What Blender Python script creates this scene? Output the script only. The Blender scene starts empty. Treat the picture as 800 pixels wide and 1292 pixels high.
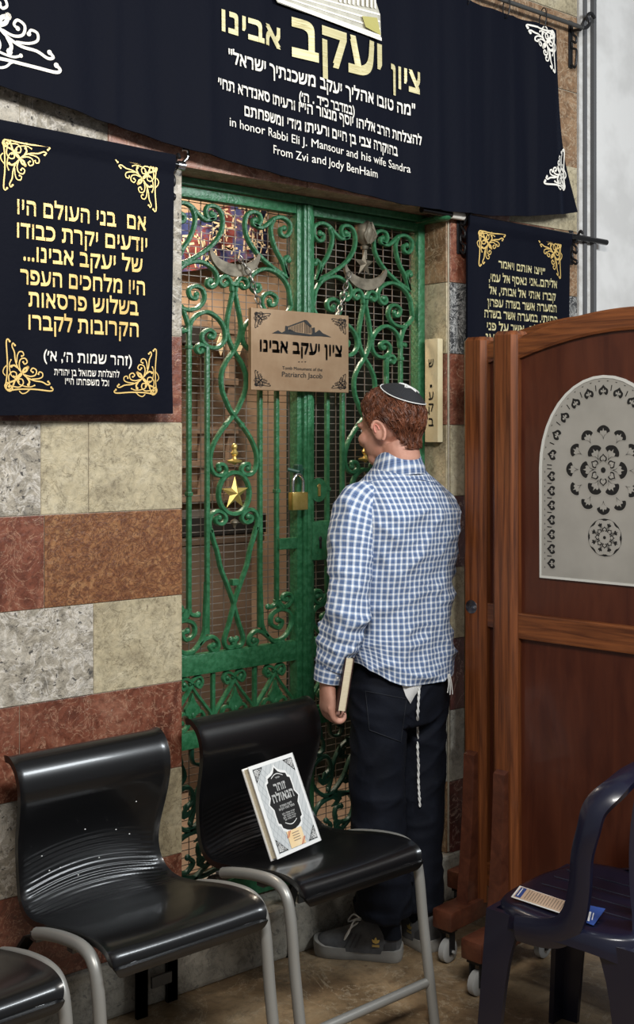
import bpy, bmesh, math, random
from mathutils import Vector, Matrix, noise, Euler
from mathutils.bvhtree import BVHTree
from mathutils.geometry import tessellate_polygon
random.seed(7)
SC = bpy.context.scene
COL = SC.collection
PI = math.pi
# ---------------------------------------------------------------- camera, world, lights, exposure
FPX, HX, HY, EYE = 1511.0, 400.0, 550.0, 1.59
CR, CF, CC = (.7706, -.6373), (.6373, .7706), (-1.883, -2.881)
cam = bpy.data.cameras.new('camera'); cam_o = bpy.data.objects.new('camera', cam); COL.objects.link(cam_o)
cam.sensor_fit = 'VERTICAL'; cam.sensor_height = 36.0; cam.lens = FPX / 1292 * 36
cam.shift_y = -(646 - HY) / 1292
cam_o.location = (CC[0], CC[1], EYE); cam_o.rotation_euler = (PI / 2, 0, -math.atan2(CF[0], CF[1]))
cam.clip_start = .05
SC.camera = cam_o
w = bpy.data.worlds.new('world'); SC.world = w; w.use_nodes = True
w.node_tree.nodes['Background'].inputs[0].default_value = (.93, .96, 1.0, 1)
w.node_tree.nodes['Background'].inputs[1].default_value = .21
def area(name, loc, size, power, col, target):
    l = bpy.data.lights.new(name, 'AREA'); l.shape = 'RECTANGLE'; l.size, l.size_y = size; l.energy = power; l.color = col
    o = bpy.data.objects.new(name, l); COL.objects.link(o); o.location = loc
    o.rotation_euler = (Vector(target) - Vector(loc)).to_track_quat('-Z', 'Y').to_euler()
    return o
area('ceiling_lamp', (-1.3, -2.7, 3.2), (1.3, .4), 84, (1, .97, .92), (-.3, -.1, 1.5))
area('ceiling_lamp', (1.25, -3.1, 3.2), (1.2, .5), 84, (.90, .96, 1), (.2, 0, 1.2))
area('tomb_room_fill', (.35, 1.0, 3.0), (.5, .5), 80, (1, .86, .7), (.2, 1.6, 1.6))  # unseen fill light, added to brighten the room behind the left leaf
vs = SC.view_settings; SC.display_settings.display_device = 'sRGB'
vs.view_transform = 'Standard'; vs.look = 'None'; vs.gamma = 1; vs.use_curve_mapping = False; vs.exposure = 0.15
# ---------------------------------------------------------------- picture point -> place in the room (on the plane y, or the height z)
def on_y(px, py, y):
    a = (px - HX) / FPX; dx = a * CR[0] + CF[0]; dy = a * CR[1] + CF[1]; t = (y - CC[1]) / dy
    return Vector((CC[0] + t * dx, y, EYE + t * (HY - py) / FPX))
def on_z(px, py, z):
    t = (z - EYE) * FPX / (HY - py); a = (px - HX) / FPX
    return Vector((CC[0] + t * (a * CR[0] + CF[0]), CC[1] + t * (a * CR[1] + CF[1]), z))
def cw(X, Z, z=0.0):
    return Vector((CC[0] + X * CR[0] + Z * CF[0], CC[1] + X * CR[1] + Z * CF[1], z))
# ---------------------------------------------------------------- materials
def mat(name, col, rough=.5, metal=0.0, col2=None, scale=8.0, stretch=(1, 1, 1), detail=4, bump=0.0, bscale=None, lo=.35, hi=.65,
        coat=0.0, spec=.5, col3=None, dist=0.0, coord='Object', trans=0.0):
    m = bpy.data.materials.new(name); m.use_nodes = True; N = m.node_tree.nodes; L = m.node_tree.links
    b = N['Principled BSDF']; b.inputs['Base Color'].default_value = (*col, 1); b.inputs['Roughness'].default_value = rough
    b.inputs['Metallic'].default_value = metal; b.inputs['Specular IOR Level'].default_value = spec
    if trans: b.inputs['Transmission Weight'].default_value = trans
    if coat: b.inputs['Coat Weight'].default_value = coat; b.inputs['Coat Roughness'].default_value = .08
    if col2 or bump:
        tc = N.new('ShaderNodeTexCoord'); mp = N.new('ShaderNodeMapping'); mp.inputs['Scale'].default_value = stretch
        L.new(tc.outputs[coord], mp.inputs[0])
    if col2:
        nz = N.new('ShaderNodeTexNoise'); nz.inputs['Scale'].default_value = scale; nz.inputs['Detail'].default_value = detail
        nz.inputs['Roughness'].default_value = .62; nz.inputs['Distortion'].default_value = dist
        L.new(mp.outputs[0], nz.inputs['Vector'])
        r = N.new('ShaderNodeValToRGB'); e = r.color_ramp.elements
        e[0].position = lo; e[0].color = (*col, 1); e[1].position = hi; e[1].color = (*col2, 1)
        if col3:
            k = e.new((lo + hi) / 2); k.color = (*col3, 1)
        L.new(nz.outputs['Fac'], r.inputs[0]); L.new(r.outputs[0], b.inputs['Base Color'])
    if bump:
        n2 = N.new('ShaderNodeTexNoise'); n2.inputs['Scale'].default_value = bscale or scale * 2; n2.inputs['Detail'].default_value = 5
        L.new(mp.outputs[0], n2.inputs['Vector'])
        bp = N.new('ShaderNodeBump'); bp.inputs['Strength'].default_value = bump; bp.inputs['Distance'].default_value = .01
        L.new(n2.outputs['Fac'], bp.inputs['Height']); L.new(bp.outputs[0], b.inputs['Normal'])
    return m
def marble(name, a, b_, c, vein, scale, rough, veinw=.06, bump=.25, dist=1.2, spots=None, smin=.62, fine=.7):
    """mottled stone: three tones of noise, wandering veins, optional pits"""
    m = bpy.data.materials.new(name); m.use_nodes = True; N = m.node_tree.nodes; L = m.node_tree.links
    bs = N['Principled BSDF']; bs.inputs['Roughness'].default_value = rough
    tc = N.new('ShaderNodeTexCoord')
    def nz(s, d, dt, ro=.65):
        n = N.new('ShaderNodeTexNoise'); n.inputs['Scale'].default_value = s; n.inputs['Detail'].default_value = d
        n.inputs['Distortion'].default_value = dt; n.inputs['Roughness'].default_value = ro; L.new(tc.outputs['Object'], n.inputs['Vector']); return n
    n1 = nz(scale, 8, dist); r = N.new('ShaderNodeValToRGB'); e = r.color_ramp.elements
    e[0].position = .33; e[0].color = (*a, 1); e[1].position = .7; e[1].color = (*c, 1); k = e.new(.5); k.color = (*b_, 1)
    L.new(n1.outputs['Fac'], r.inputs[0])
    n2 = nz(scale * 1.6, 6, dist * 1.3)
    rv = N.new('ShaderNodeValToRGB'); e = rv.color_ramp.elements
    e[0].position = .5 - veinw; e[0].color = (0, 0, 0, 1); e[1].position = .5 + veinw; e[1].color = (0, 0, 0, 1); k = e.new(.5); k.color = (1, 1, 1, 1)
    L.new(n2.outputs['Fac'], rv.inputs[0])
    mx = N.new('ShaderNodeMix'); mx.data_type = 'RGBA'; L.new(rv.outputs[0], mx.inputs['Factor']); L.new(r.outputs[0], mx.inputs['A']); mx.inputs['B'].default_value = (*vein, 1)
    out = mx.outputs['Result']
    nf = nz(scale * 5.5, 10, .5, .75); rf = N.new('ShaderNodeValToRGB'); e = rf.color_ramp.elements
    e[0].position = .36; e[0].color = (.42, .40, .38, 1); e[1].position = .62; e[1].color = (1.22, 1.2, 1.18, 1); k = e.new(.48); k.color = (.92, .92, .92, 1); L.new(nf.outputs['Fac'], rf.inputs[0])
    mm = N.new('ShaderNodeMix'); mm.data_type = 'RGBA'; mm.blend_type = 'MULTIPLY'; mm.inputs['Factor'].default_value = fine; L.new(out, mm.inputs['A']); L.new(rf.outputs[0], mm.inputs['B']); out = mm.outputs['Result']
    if spots:
        n3 = nz(scale * 7, 3, .4); rs = N.new('ShaderNodeValToRGB'); e = rs.color_ramp.elements
        e[0].position = smin; e[0].color = (0, 0, 0, 1); e[1].position = smin + .05; e[1].color = (1, 1, 1, 1); L.new(n3.outputs['Fac'], rs.inputs[0])
        m2 = N.new('ShaderNodeMix'); m2.data_type = 'RGBA'; L.new(rs.outputs[0], m2.inputs['Factor']); L.new(out, m2.inputs['A']); m2.inputs['B'].default_value = (*spots, 1)
        out = m2.outputs['Result']
    L.new(out, bs.inputs['Base Color'])
    n4 = nz(scale * 3, 8, 1.0); bp = N.new('ShaderNodeBump'); bp.inputs['Strength'].default_value = bump; bp.inputs['Distance'].default_value = .012
    L.new(n4.outputs['Fac'], bp.inputs['Height']); L.new(bp.outputs[0], bs.inputs['Normal'])
    return m
def plaid(name):
    """white-crossed blue check, woven along the cloth's own UV in metres"""
    m = bpy.data.materials.new(name); m.use_nodes = True; N = m.node_tree.nodes; L = m.node_tree.links
    b = N['Principled BSDF']; b.inputs['Roughness'].default_value = .85; b.inputs['Specular IOR Level'].default_value = .2
    uv = N.new('ShaderNodeUVMap'); sp = N.new('ShaderNodeSeparateXYZ'); L.new(uv.outputs[0], sp.inputs[0])
    def stripe(out, period):
        d = N.new('ShaderNodeMath'); d.operation = 'DIVIDE'; L.new(out, d.inputs[0]); d.inputs[1].default_value = period
        fr = N.new('ShaderNodeMath'); fr.operation = 'FRACT'; L.new(d.outputs[0], fr.inputs[0])
        r = N.new('ShaderNodeValToRGB'); r.color_ramp.interpolation = 'CONSTANT'
        W = (.84, .87, .90, 1); M = (.135, .20, .36, 1); Lt = (.33, .42, .58, 1); K = (.03, .045, .10, 1)
        st = [(0, W), (.26, Lt), (.34, M), (.46, K), (.53, M), (.66, K), (.72, M), (.90, Lt)]
        e = r.color_ramp.elements; e[0].position = 0; e[0].color = W; e[1].position = st[1][0]; e[1].color = st[1][1]
        for p, c in st[2:]:
            k = e.new(p); k.color = c
        L.new(fr.outputs[0], r.inputs[0]); return r
    a = stripe(sp.outputs[0], .0178); c = stripe(sp.outputs[1], .0178)
    mx = N.new('ShaderNodeMix'); mx.data_type = 'RGBA'; mx.inputs['Factor'].default_value = .42
    L.new(a.outputs[0], mx.inputs['A']); L.new(c.outputs[0], mx.inputs['B']); L.new(mx.outputs['Result'], b.inputs['Base Color'])
    tc = N.new('ShaderNodeTexCoord'); nz = N.new('ShaderNodeTexNoise'); nz.inputs['Scale'].default_value = 30; nz.inputs['Detail'].default_value = 4
    L.new(tc.outputs['Object'], nz.inputs['Vector']); bp = N.new('ShaderNodeBump'); bp.inputs['Strength'].default_value = .35; bp.inputs['Distance'].default_value = .01
    L.new(nz.outputs['Fac'], bp.inputs['Height']); L.new(bp.outputs[0], b.inputs['Normal'])
    return m
M = {}
M['green'] = mat('green_paint', (.016, .098, .038), .34, 0, (.034, .150, .068), 60, bump=.25, bscale=90, lo=.4, hi=.62)
M['green_dk'] = mat('dark_green_paint', (.010, .055, .034), .42)
M['rust'] = mat('dull_bronze', (.10, .085, .06), .5, .5, (.22, .19, .14), 30)
M['gold'] = mat('gold_paint', (.62, .46, .14), .35, .7)
M['steel'] = mat('bare_steel_wire', (.19, .165, .14), .45, .5)
M['chain'] = mat('chain_steel', (.30, .28, .25), .35, .9)
M['brass'] = mat('brass', (.50, .36, .10), .3, .9, (.62, .46, .16), 40)
M['plaque'] = mat('bronze_plate', (.29, .185, .105), .42, .5, (.39, .27, .165), 6)
M['black'] = mat('black_ink', (.008, .008, .008), .5)
M['dark'] = mat('dark_iron', (.02, .02, .022), .4, .5)
M['red1'] = marble('red_marble', (.085, .026, .016), (.17, .055, .032), (.27, .115, .072), (.36, .20, .13), 11, .32, .016, dist=.9, spots=(.36, .24, .18), smin=.66)
M['red2'] = marble('orange_brown_marble', (.13, .050, .020), (.24, .105, .044), (.34, .18, .08), (.10, .035, .018), 18, .34, .06, dist=1.6)
M['beige'] = marble('beige_limestone', (.30, .25, .16), (.42, .36, .235), (.50, .44, .31), (.22, .18, .11), 7, .5, .012, .4, .6, (.20, .16, .10), smin=.66)
M['grey'] = marble('grey_mottled_limestone', (.10, .092, .08), (.36, .32, .255), (.52, .48, .41), (.58, .54, .48), 8, .5, .04, .9, .9, (.075, .068, .06), smin=.60)
M['blackst'] = marble('black_white_marble', (.025, .026, .028), (.06, .06, .06), (.22, .22, .21), (.45, .44, .42), 16, .35, .04)
M['brown'] = marble('brown_stone', (.13, .07, .035), (.24, .14, .075), (.33, .21, .12), (.4, .3, .2), 9, .4, .03)
M['pink'] = marble('lit_rose_lintel_stone', (.22, .10, .07), (.36, .19, .14), (.46, .28, .21), (.55, .4, .32), 8, .4, .015, .3, .8)  # red lintel stone made paler and pinker, its light put into the colour
M['darkred'] = marble('dark_red_stone', (.045, .014, .012), (.08, .022, .018), (.13, .04, .03), (.3, .2, .16), 6, .4, .02)
M['mortar'] = mat('mortar', (.42, .37, .28), .9, 0, (.30, .26, .2), 40)
M['plinth'] = marble('grey_plinth_stone', (.20, .185, .155), (.29, .27, .225), (.36, .335, .28), (.16, .15, .13), 5, .6, .01, .5, .6, (.17, .16, .14))
M['lintel_under'] = M['mortar']
M['floor'] = marble('brown_stone_floor', (.125, .078, .042), (.235, .160, .088), (.33, .245, .15), (.36, .29, .20), 3.2, .40, .012, .25, .7, (.15, .09, .05), smin=.66)
M['plaster'] = mat('white_plaster', (.56, .55, .535), .8, 0, (.66, .65, .635), 3, lo=.4, hi=.55, bump=.15, bscale=8)
M['greytrim'] = mat('grey_painted_trim', (.085, .085, .088), .5)
M['whitetrim'] = mat('white_painted_trim', (.62, .61, .59), .6, 0, (.45, .43, .4), 25)
M['velvet'] = mat('navy_velvet', (.0016, .0024, .0072), .75, spec=.12, bump=.15, bscale=60)
M['velvet'].node_tree.nodes['Principled BSDF'].inputs['Sheen Weight'].default_value = .06
M['velvet'].node_tree.nodes['Principled BSDF'].inputs['Sheen Roughness'].default_value = .35
M['velvet'].node_tree.nodes['Principled BSDF'].inputs['Sheen Tint'].default_value = (.25, .4, .8, 1)
M['thread'] = mat('white_thread', (.80, .76, .68), .6)
M['goldthread'] = mat('gold_thread', (.72, .49, .16), .42, .25)
M['palegold'] = mat('pale_gold_thread', (.50, .43, .20), .45, .2, (.66, .60, .36), 5, (1, 1, 40))
M['rod'] = mat('black_rod', (.012, .012, .013), .18, .6, coat=.5)
M['chrome'] = mat('chrome', (.6, .6, .6), .18, 1)
M['seat'] = mat('glossy_black_plastic', (.004, .004, .0045), .28, coat=.25, spec=.4)
M['tube'] = mat('grey_painted_tube', (.29, .285, .265), .36, .35)
M['bracket'] = mat('dark_grey_steel', (.095, .094, .09), .4, .5)
M['navyplastic'] = mat('navy_plastic', (.0065, .007, .020), .28, coat=.25)
def wood(name, a, b_, sc, st, rough=.35):
    m = mat(name, a, rough, 0, b_, sc, st, 5, lo=.36, hi=.64, coat=.12, dist=.6)
    return m
M['wood_v'] = wood('red_brown_wood_upright_grain', (.075, .021, .007), (.215, .066, .020), 5, (14, 14, .55))
M['wood_h'] = wood('red_brown_wood_level_grain', (.085, .024, .008), (.235, .075, .022), 5, (.7, 9, 16))
M['veneer'] = wood('dark_mahogany_veneer', (.052, .011, .005), (.085, .021, .009), 4, (5, 5, .8), .32)
M['woodfoot'] = wood('worn_brown_wood', (.055, .016, .009), (.115, .036, .018), 6, (3, 3, 3), .4)
M['frost'] = mat('frosted_glass', (.30, .29, .26), .32, 0, (.40, .385, .35), 4, lo=.3, hi=.7)
M['frostedge'] = mat('cut_glass_edge', (.62, .62, .58), .25)
M['rubber'] = mat('dark_rubber', (.02, .02, .02), .6)
M['wheel'] = mat('grey_wheel', (.34, .34, .33), .45)
M['skin'] = mat('skin', (.50, .235, .165), .55, 0, (.60, .32, .235), 18)
M['earskin'] = mat('reddened_skin', (.56, .20, .15), .5)
M['hair'] = mat('auburn_hair', (.050, .016, .008), .5, 0, (.17, .056, .025), 60, (1, 1, .5), lo=.35, hi=.65, spec=.35)
M['kippah'] = mat('black_knit', (.014, .015, .018), .85, bump=.4, bscale=300)
M['white'] = mat('white_cloth', (.72, .72, .70), .8)
M['plaid'] = plaid('blue_white_check_shirt')
M['denim'] = mat('dark_navy_denim', (.0035, .0045, .0085), .8, 0, (.006, .008, .015), 8, bump=.5, bscale=14, spec=.2)
M['stitch'] = mat('denim_seam', (.0025, .003, .006), .9)
M['suede'] = mat('charcoal_suede', (.065, .065, .067), .85, 0, (.095, .095, .097), 40)
M['suede2'] = mat('darker_charcoal_suede', (.045, .045, .047), .8)
M['sole'] = mat('grey_rubber_sole', (.25, .24, .22), .6, 0, (.30, .29, .265), 20)
M['paper'] = mat('cream_paper', (.62, .53, .36), .7, 0, (.72, .63, .46), 60, (1, 1, 8))
M['whitecard'] = mat('white_card', (.80, .80, .78), .4)
M['covergrey'] = mat('pale_grey_cover', (.56, .58, .58), .3)
M['coverline'] = mat('grey_ruling', (.36, .39, .40), .4)
M['sticker'] = mat('peach_sticker', (.80, .56, .28), .5, 0, (.82, .66, .42), 8)
M['redink'] = mat('red_ink', (.45, .035, .02), .5)
M['bookcover'] = mat('dark_maroon_cover', (.03, .008, .008), .4)
M['tancard'] = mat('tan_card', (.56, .40, .28), .5)
M['greyink'] = mat('grey_ink', (.22, .16, .12), .6)
M['blueink'] = mat('blue_card', (.03, .07, .26), .4)
M['boxcase'] = mat('pale_stone_case', (.50, .41, .24), .45, 0, (.58, .50, .32), 10)
M['intwall'] = mat('tan_interior_stone', (.30, .20, .125), .7, 0, (.42, .29, .19), 3, bump=.2)
M['intfloor'] = mat('brown_stone_slab', (.17, .115, .075), .7, 0, (.22, .15, .10), 4)
M['intdark'] = mat('recess_shade_and_band_black', (.012, .010, .008), .8)
M['intgreen'] = mat('room_darkness_green', (.012, .020, .014), .8)
M['intwood'] = mat('grey_brown_wood', (.16, .11, .075), .6, 0, (.24, .17, .12), 8, (1, 1, 5))
M['drape_b'] = mat('blue_red_drape', (.015, .025, .10), .8, 0, (.14, .025, .02), 9, lo=.44, hi=.56, col3=(.06, .05, .12))
M['drape_l'] = mat('pale_gold_lettering', (.62, .50, .32), .7)
# ---------------------------------------------------------------- mesh builder
class MB:
    def __init__(s): s.v = []; s.f = []; s.m = []; s.uv = {}; s.cur = 0
    def add(s, vs_, fs, uvs=None):
        o = len(s.v); s.v += [Vector(p) for p in vs_]
        for i, f in enumerate(fs):
            if uvs: s.uv[len(s.f)] = uvs[i]
            s.f.append([o + k for k in f]); s.m.append(s.cur)
        return s
    def box(s, a, b, rot=None, bev=0.0):
        """box between corners a and b; rot = Matrix applied about its centre; bev chamfers all edges"""
        a = Vector(a); b = Vector(b); c = (a + b) / 2; h = (b - a) / 2
        h = Vector((abs(h.x), abs(h.y), abs(h.z)))
        if bev <= 0 or min(h) < bev * 1.05:
            P = [Vector((x * h.x, y * h.y, z * h.z)) for x in (-1, 1) for y in (-1, 1) for z in (-1, 1)]
            Fc = [(0, 1, 3, 2), (4, 6, 7, 5), (0, 4, 5, 1), (2, 3, 7, 6), (0, 2, 6, 4), (1, 5, 7, 3)]
        else:
            bm = bmesh.new(); bmesh.ops.create_cube(bm, size=2)
            for v in bm.verts: v.co = Vector((v.co.x * h.x, v.co.y * h.y, v.co.z * h.z))
            bmesh.ops.bevel(bm, geom=list(bm.edges), offset=bev, segments=2, affect='EDGES', profile=.6)
            bm.verts.index_update(); P = [v.co.copy() for v in bm.verts]; Fc = [[v.index for v in f.verts] for f in bm.faces]; bm.free()
        if rot is not None: P = [rot @ p for p in P]
        return s.add([c + p for p in P], Fc)
    def tube(s, pts, r, n=10, cap=True, closed=False):
        pts = [Vector(p) for p in pts]; k = len(pts); rr = r if isinstance(r, (list, tuple)) else [r] * k
        V = []; up = None
        for i, p in enumerate(pts):
            if closed: t = pts[(i + 1) % k] - pts[i - 1]
            else: t = pts[min(i + 1, k - 1)] - pts[max(i - 1, 0)]
            t = t.normalized() if t.length > 1e-9 else Vector((0, 0, 1))
            if up is None:
                up = Vector((0, 0, 1)) if abs(t.z) < .9 else Vector((0, 1, 0))
            x = t.cross(up)
            if x.length < 1e-6: x = t.orthogonal()
            x.normalize(); up = x.cross(t).normalized()
            for j in range(n):
                a = 2 * PI * j / n; V.append(p + (x * math.cos(a) + up * math.sin(a)) * rr[i])
        Fc = []
        for i in range(k if closed else k - 1):
            for j in range(n):
                a, b = i * n + j, i * n + (j + 1) % n; c, d = ((i + 1) % k) * n + (j + 1) % n, ((i + 1) % k) * n + j
                Fc.append((a, b, c, d))
        if cap and not closed: Fc += [tuple(range(n))[::-1], tuple((k - 1) * n + j for j in range(n))]
        return s.add(V, Fc)
    def bar(s, pts, ax, prof, closed=False):
        """sweep profile (in-plane offset, depth along ax) along planar points; ax = plane normal"""
        pts = [Vector(p) for p in pts]; ax = Vector(ax); k = len(pts); n = len(prof); V = []
        for i, p in enumerate(pts):
            if closed: t = pts[(i + 1) % k] - pts[i - 1]
            else: t = pts[min(i + 1, k - 1)] - pts[max(i - 1, 0)]
            if t.length < 1e-9: t = Vector((0, 0, 1))
            x = t.normalized().cross(ax).normalized()
            for (q, d) in prof: V.append(p + x * q + ax * d)
        Fc = [((i * n + j), (i * n + (j + 1) % n), ((i + 1) % k * n + (j + 1) % n), ((i + 1) % k * n + j)) for i in range(k if closed else k - 1) for j in range(n)]
        if not closed: Fc += [tuple(range(n))[::-1], tuple((k - 1) * n + j for j in range(n))]
        return s.add(V, Fc)
    def loft(s, rings, cap=True, uvs=None, closed=True):
        n = len(rings[0]); V = [p for r in rings for p in r]; Fc = []; U = []
        for i in range(len(rings) - 1):
            for j in range(n if closed else n - 1):
                q = ((i, j), (i, (j + 1)), (i + 1, (j + 1)), (i + 1, j))
                Fc.append(tuple(a * n + b % n for a, b in q))
                if uvs: U.append([uvs(a, b) for a, b in q])
        if cap:
            Fc += [tuple(range(n))[::-1], tuple((len(rings) - 1) * n + j for j in range(n))]
            if uvs: U += [[uvs(0, b) for b in range(n)][::-1], [uvs(len(rings) - 1, b) for b in range(n)]]
        return s.add(V, Fc, U if uvs else None)
    def ell(s, c, r, n=20, m=14, rot=None):
        c = Vector(c); V = []; Fc = []
        for i in range(m + 1):
            a = -PI / 2 + PI * i / m
            for j in range(n):
                b = 2 * PI * j / n; p = Vector((r[0] * math.cos(a) * math.cos(b), r[1] * math.cos(a) * math.sin(b), r[2] * math.sin(a)))
                V.append(c + (rot @ p if rot is not None else p))
        for i in range(m):
            for j in range(n): Fc.append((i * n + j, i * n + (j + 1) % n, (i + 1) * n + (j + 1) % n, (i + 1) * n + j))
        return s.add(V, Fc)
    def lathe(s, prof, c=(0, 0, 0), n=20, rot=None):
        c = Vector(c); V = []; k = len(prof)
        for (r, z) in prof:
            for j in range(n):
                a = 2 * PI * j / n; p = Vector((r * math.cos(a), r * math.sin(a), z)); V.append(c + (rot @ p if rot is not None else p))
        Fc = [(i * n + j, i * n + (j + 1) % n, (i + 1) * n + (j + 1) % n, (i + 1) * n + j) for i in range(k - 1) for j in range(n)]
        Fc += [tuple(range(n))[::-1], tuple((k - 1) * n + j for j in range(n))]
        return s.add(V, Fc)
    def prism(s, poly, ax, d):
        """closed polygon of 3-D points extruded by vector ax*d"""
        poly = [Vector(p) for p in poly]; e = Vector(ax) * d; n = len(poly)
        return s.add(poly + [p + e for p in poly], [tuple(range(n)), tuple(n + j for j in range(n))[::-1]] + [(j, n + j, n + (j + 1) % n, (j + 1) % n) for j in range(n)])
    def build(s, name, mats, parent=None, smooth=None, world=True, link=True):
        me = bpy.data.meshes.new(name); inv = root_matrix(parent).inverted() if (parent is not None and world) else None
        me.from_pydata([inv @ p if inv is not None else p for p in s.v], [], s.f)
        mats = mats if isinstance(mats, (list, tuple)) else [mats]
        for k in mats: me.materials.append(k)
        for i, p in enumerate(me.polygons): p.material_index = s.m[i]
        if s.uv:
            ul = me.uv_layers.new(name='UVMap')
            for i, p in enumerate(me.polygons):
                if i in s.uv:
                    for li, q in zip(p.loop_indices, s.uv[i]): ul.data[li].uv = q
        bm = bmesh.new(); bm.from_mesh(me); bmesh.ops.recalc_face_normals(bm, faces=bm.faces); bm.to_mesh(me); bm.free()
        if smooth is not None: set_smooth(me, smooth)
        o = bpy.data.objects.new(name, me); COL.objects.link(o)
        if parent is not None: o.parent = parent
        return o
def set_smooth(me, ang=40):
    me.polygons.foreach_set('use_smooth', [True] * len(me.polygons)); me.update()
    me.set_sharp_from_angle(angle=math.radians(ang))
def root_matrix(o):
    m = Matrix.LocRotScale(o.location, o.rotation_euler, Vector((1, 1, 1)))
    return root_matrix(o.parent) @ m if o.parent else m
def tag(o, label=None, cat=None, group=None, kind=None):
    if label: o['label'] = label
    if cat: o['category'] = cat
    if group: o['group'] = group
    if kind: o['kind'] = kind
    return o
def thing(name, loc, label, cat, group=None, rz=0.0):
    o = bpy.data.objects.new(name, None); COL.objects.link(o); o.location = loc; o.rotation_euler = (0, 0, rz); o.empty_display_size = .1
    return tag(o, label, cat, group)
def copy_tree(o, parent=None):
    c = o.copy(); COL.objects.link(c)
    if parent is not None: c.parent = parent
    for ch in list(o.children): copy_tree(ch, c)
    return c
def struct(name, mb, m, smooth=None): return tag(mb.build(name, m, None, smooth), kind='structure')
def crom(pts, n=5, closed=False):
    """Catmull-Rom through points of any dimension"""
    P = [Vector(p) for p in pts]; k = len(P); out = []
    for i in range(k if closed else k - 1):
        if closed: a, b, c, d = P[i - 1], P[i], P[(i + 1) % k], P[(i + 2) % k]
        else: a, b, c, d = P[max(i - 1, 0)], P[i], P[i + 1], P[min(i + 2, k - 1)]
        for j in range(n):
            t = j / n; out.append(.5 * (2 * b + (c - a) * t + (2 * a - 5 * b + 4 * c - d) * t * t + (3 * b - a - 3 * c + d) * t ** 3))
    if not closed: out.append(P[-1])
    return out
def sdist(a, b): return (Vector(a) - Vector(b)).length
# ---------------------------------------------------------------- writing
_tc = {}
def glyphs(text, bold=0.0):
    key = (text, bold)
    if key in _tc: return _tc[key]
    cu = bpy.data.curves.new('writing', 'FONT'); cu.body = text; cu.offset = bold; cu.resolution_u = 3; cu.fill_mode = 'NONE'
    o = bpy.data.objects.new('writing', cu); COL.objects.link(o)
    dg = bpy.context.evaluated_depsgraph_get(); dg.update(); me = bpy.data.meshes.new_from_object(o.evaluated_get(dg))
    V = [v.co.copy() for v in me.vertices]; adj = [[] for _ in V]; Fc = []
    for e in me.edges: adj[e.vertices[0]].append(e.vertices[1]); adj[e.vertices[1]].append(e.vertices[0])
    seen = set(); loops = []                 # every outline is filled on its own, so crossing strokes do not cancel
    for s_ in range(len(V)):
        if s_ in seen: continue
        lp = [s_]; seen.add(s_)
        while True:
            nx_ = [q for q in adj[lp[-1]] if q not in seen]
            if not nx_: break
            seen.add(nx_[0]); lp.append(nx_[0])
        ar = sum(V[lp[i]].x * V[lp[(i + 1) % len(lp)]].y - V[lp[(i + 1) % len(lp)]].x * V[lp[i]].y for i in range(len(lp)))
        if len(lp) > 2: loops.append((ar, lp))
    def inside(p, lp):
        r = False
        for i in range(len(lp)):
            a, b_ = V[lp[i]], V[lp[i - 1]]
            if (a.y > p.y) != (b_.y > p.y) and p.x < (b_.x - a.x) * (p.y - a.y) / (b_.y - a.y) + a.x: r = not r
        return r
    def within(l2, lp): return all(inside(V[l2[(k * len(l2)) // 4]], lp) for k in range(4))
    holes = {i: [j for j, (a2, l2) in enumerate(loops) if a2 * ar < 0 and abs(a2) < abs(ar) and within(l2, lp)] for i, (ar, lp) in enumerate(loops)}
    inner = {j for h in holes.values() for j in h}
    for i_, (ar, lp) in enumerate(loops):
        if i_ in inner: continue
        hs = [loops[j][1] for j in holes[i_]]
        ids = lp + [i for h in hs for i in h]
        Fc += [tuple(ids[i] for i in t_) for t_ in tessellate_polygon([[V[i] for i in q] for q in [lp] + hs])]
    bpy.data.objects.remove(o); bpy.data.curves.remove(cu); bpy.data.meshes.remove(me)
    x0 = min(v.x for v in V); x1 = max(v.x for v in V)
    _tc[key] = (V, Fc, x0, x1); return _tc[key]
MIRR = {'(': ')', ')': '('}
def heb(s): return ''.join(MIRR.get(c, c) for c in s[::-1])
def write(mb, text, A, B, h, nrm, hebrew=True, bold=.012, thick=.035, up=None, put=None):
    """text between baseline ends A and B, letters h tall; nrm = outward lift vector"""
    A = Vector(A); B = Vector(B); V, Fc, x0, x1 = glyphs(heb(text) if hebrew else text, 0 if hebrew else bold)
    up = Vector(up) if up is not None else Vector((0, 0, 1)); ch = .592 if hebrew else .727; nrm = Vector(nrm)
    for dx, dy in [(a, b_) for a in ((-bold, bold) if hebrew and bold > .004 else (0,)) for b_ in ((-thick, thick) if thick else (0,))]:
        W = []
        for v in V:
            p = A + (B - A) * ((v.x + dx - x0) / (x1 - x0)) + up * (h * (v.y + dy) / ch) + nrm
            W.append(put(p) if put else p)
        mb.add(W, Fc)
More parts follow.
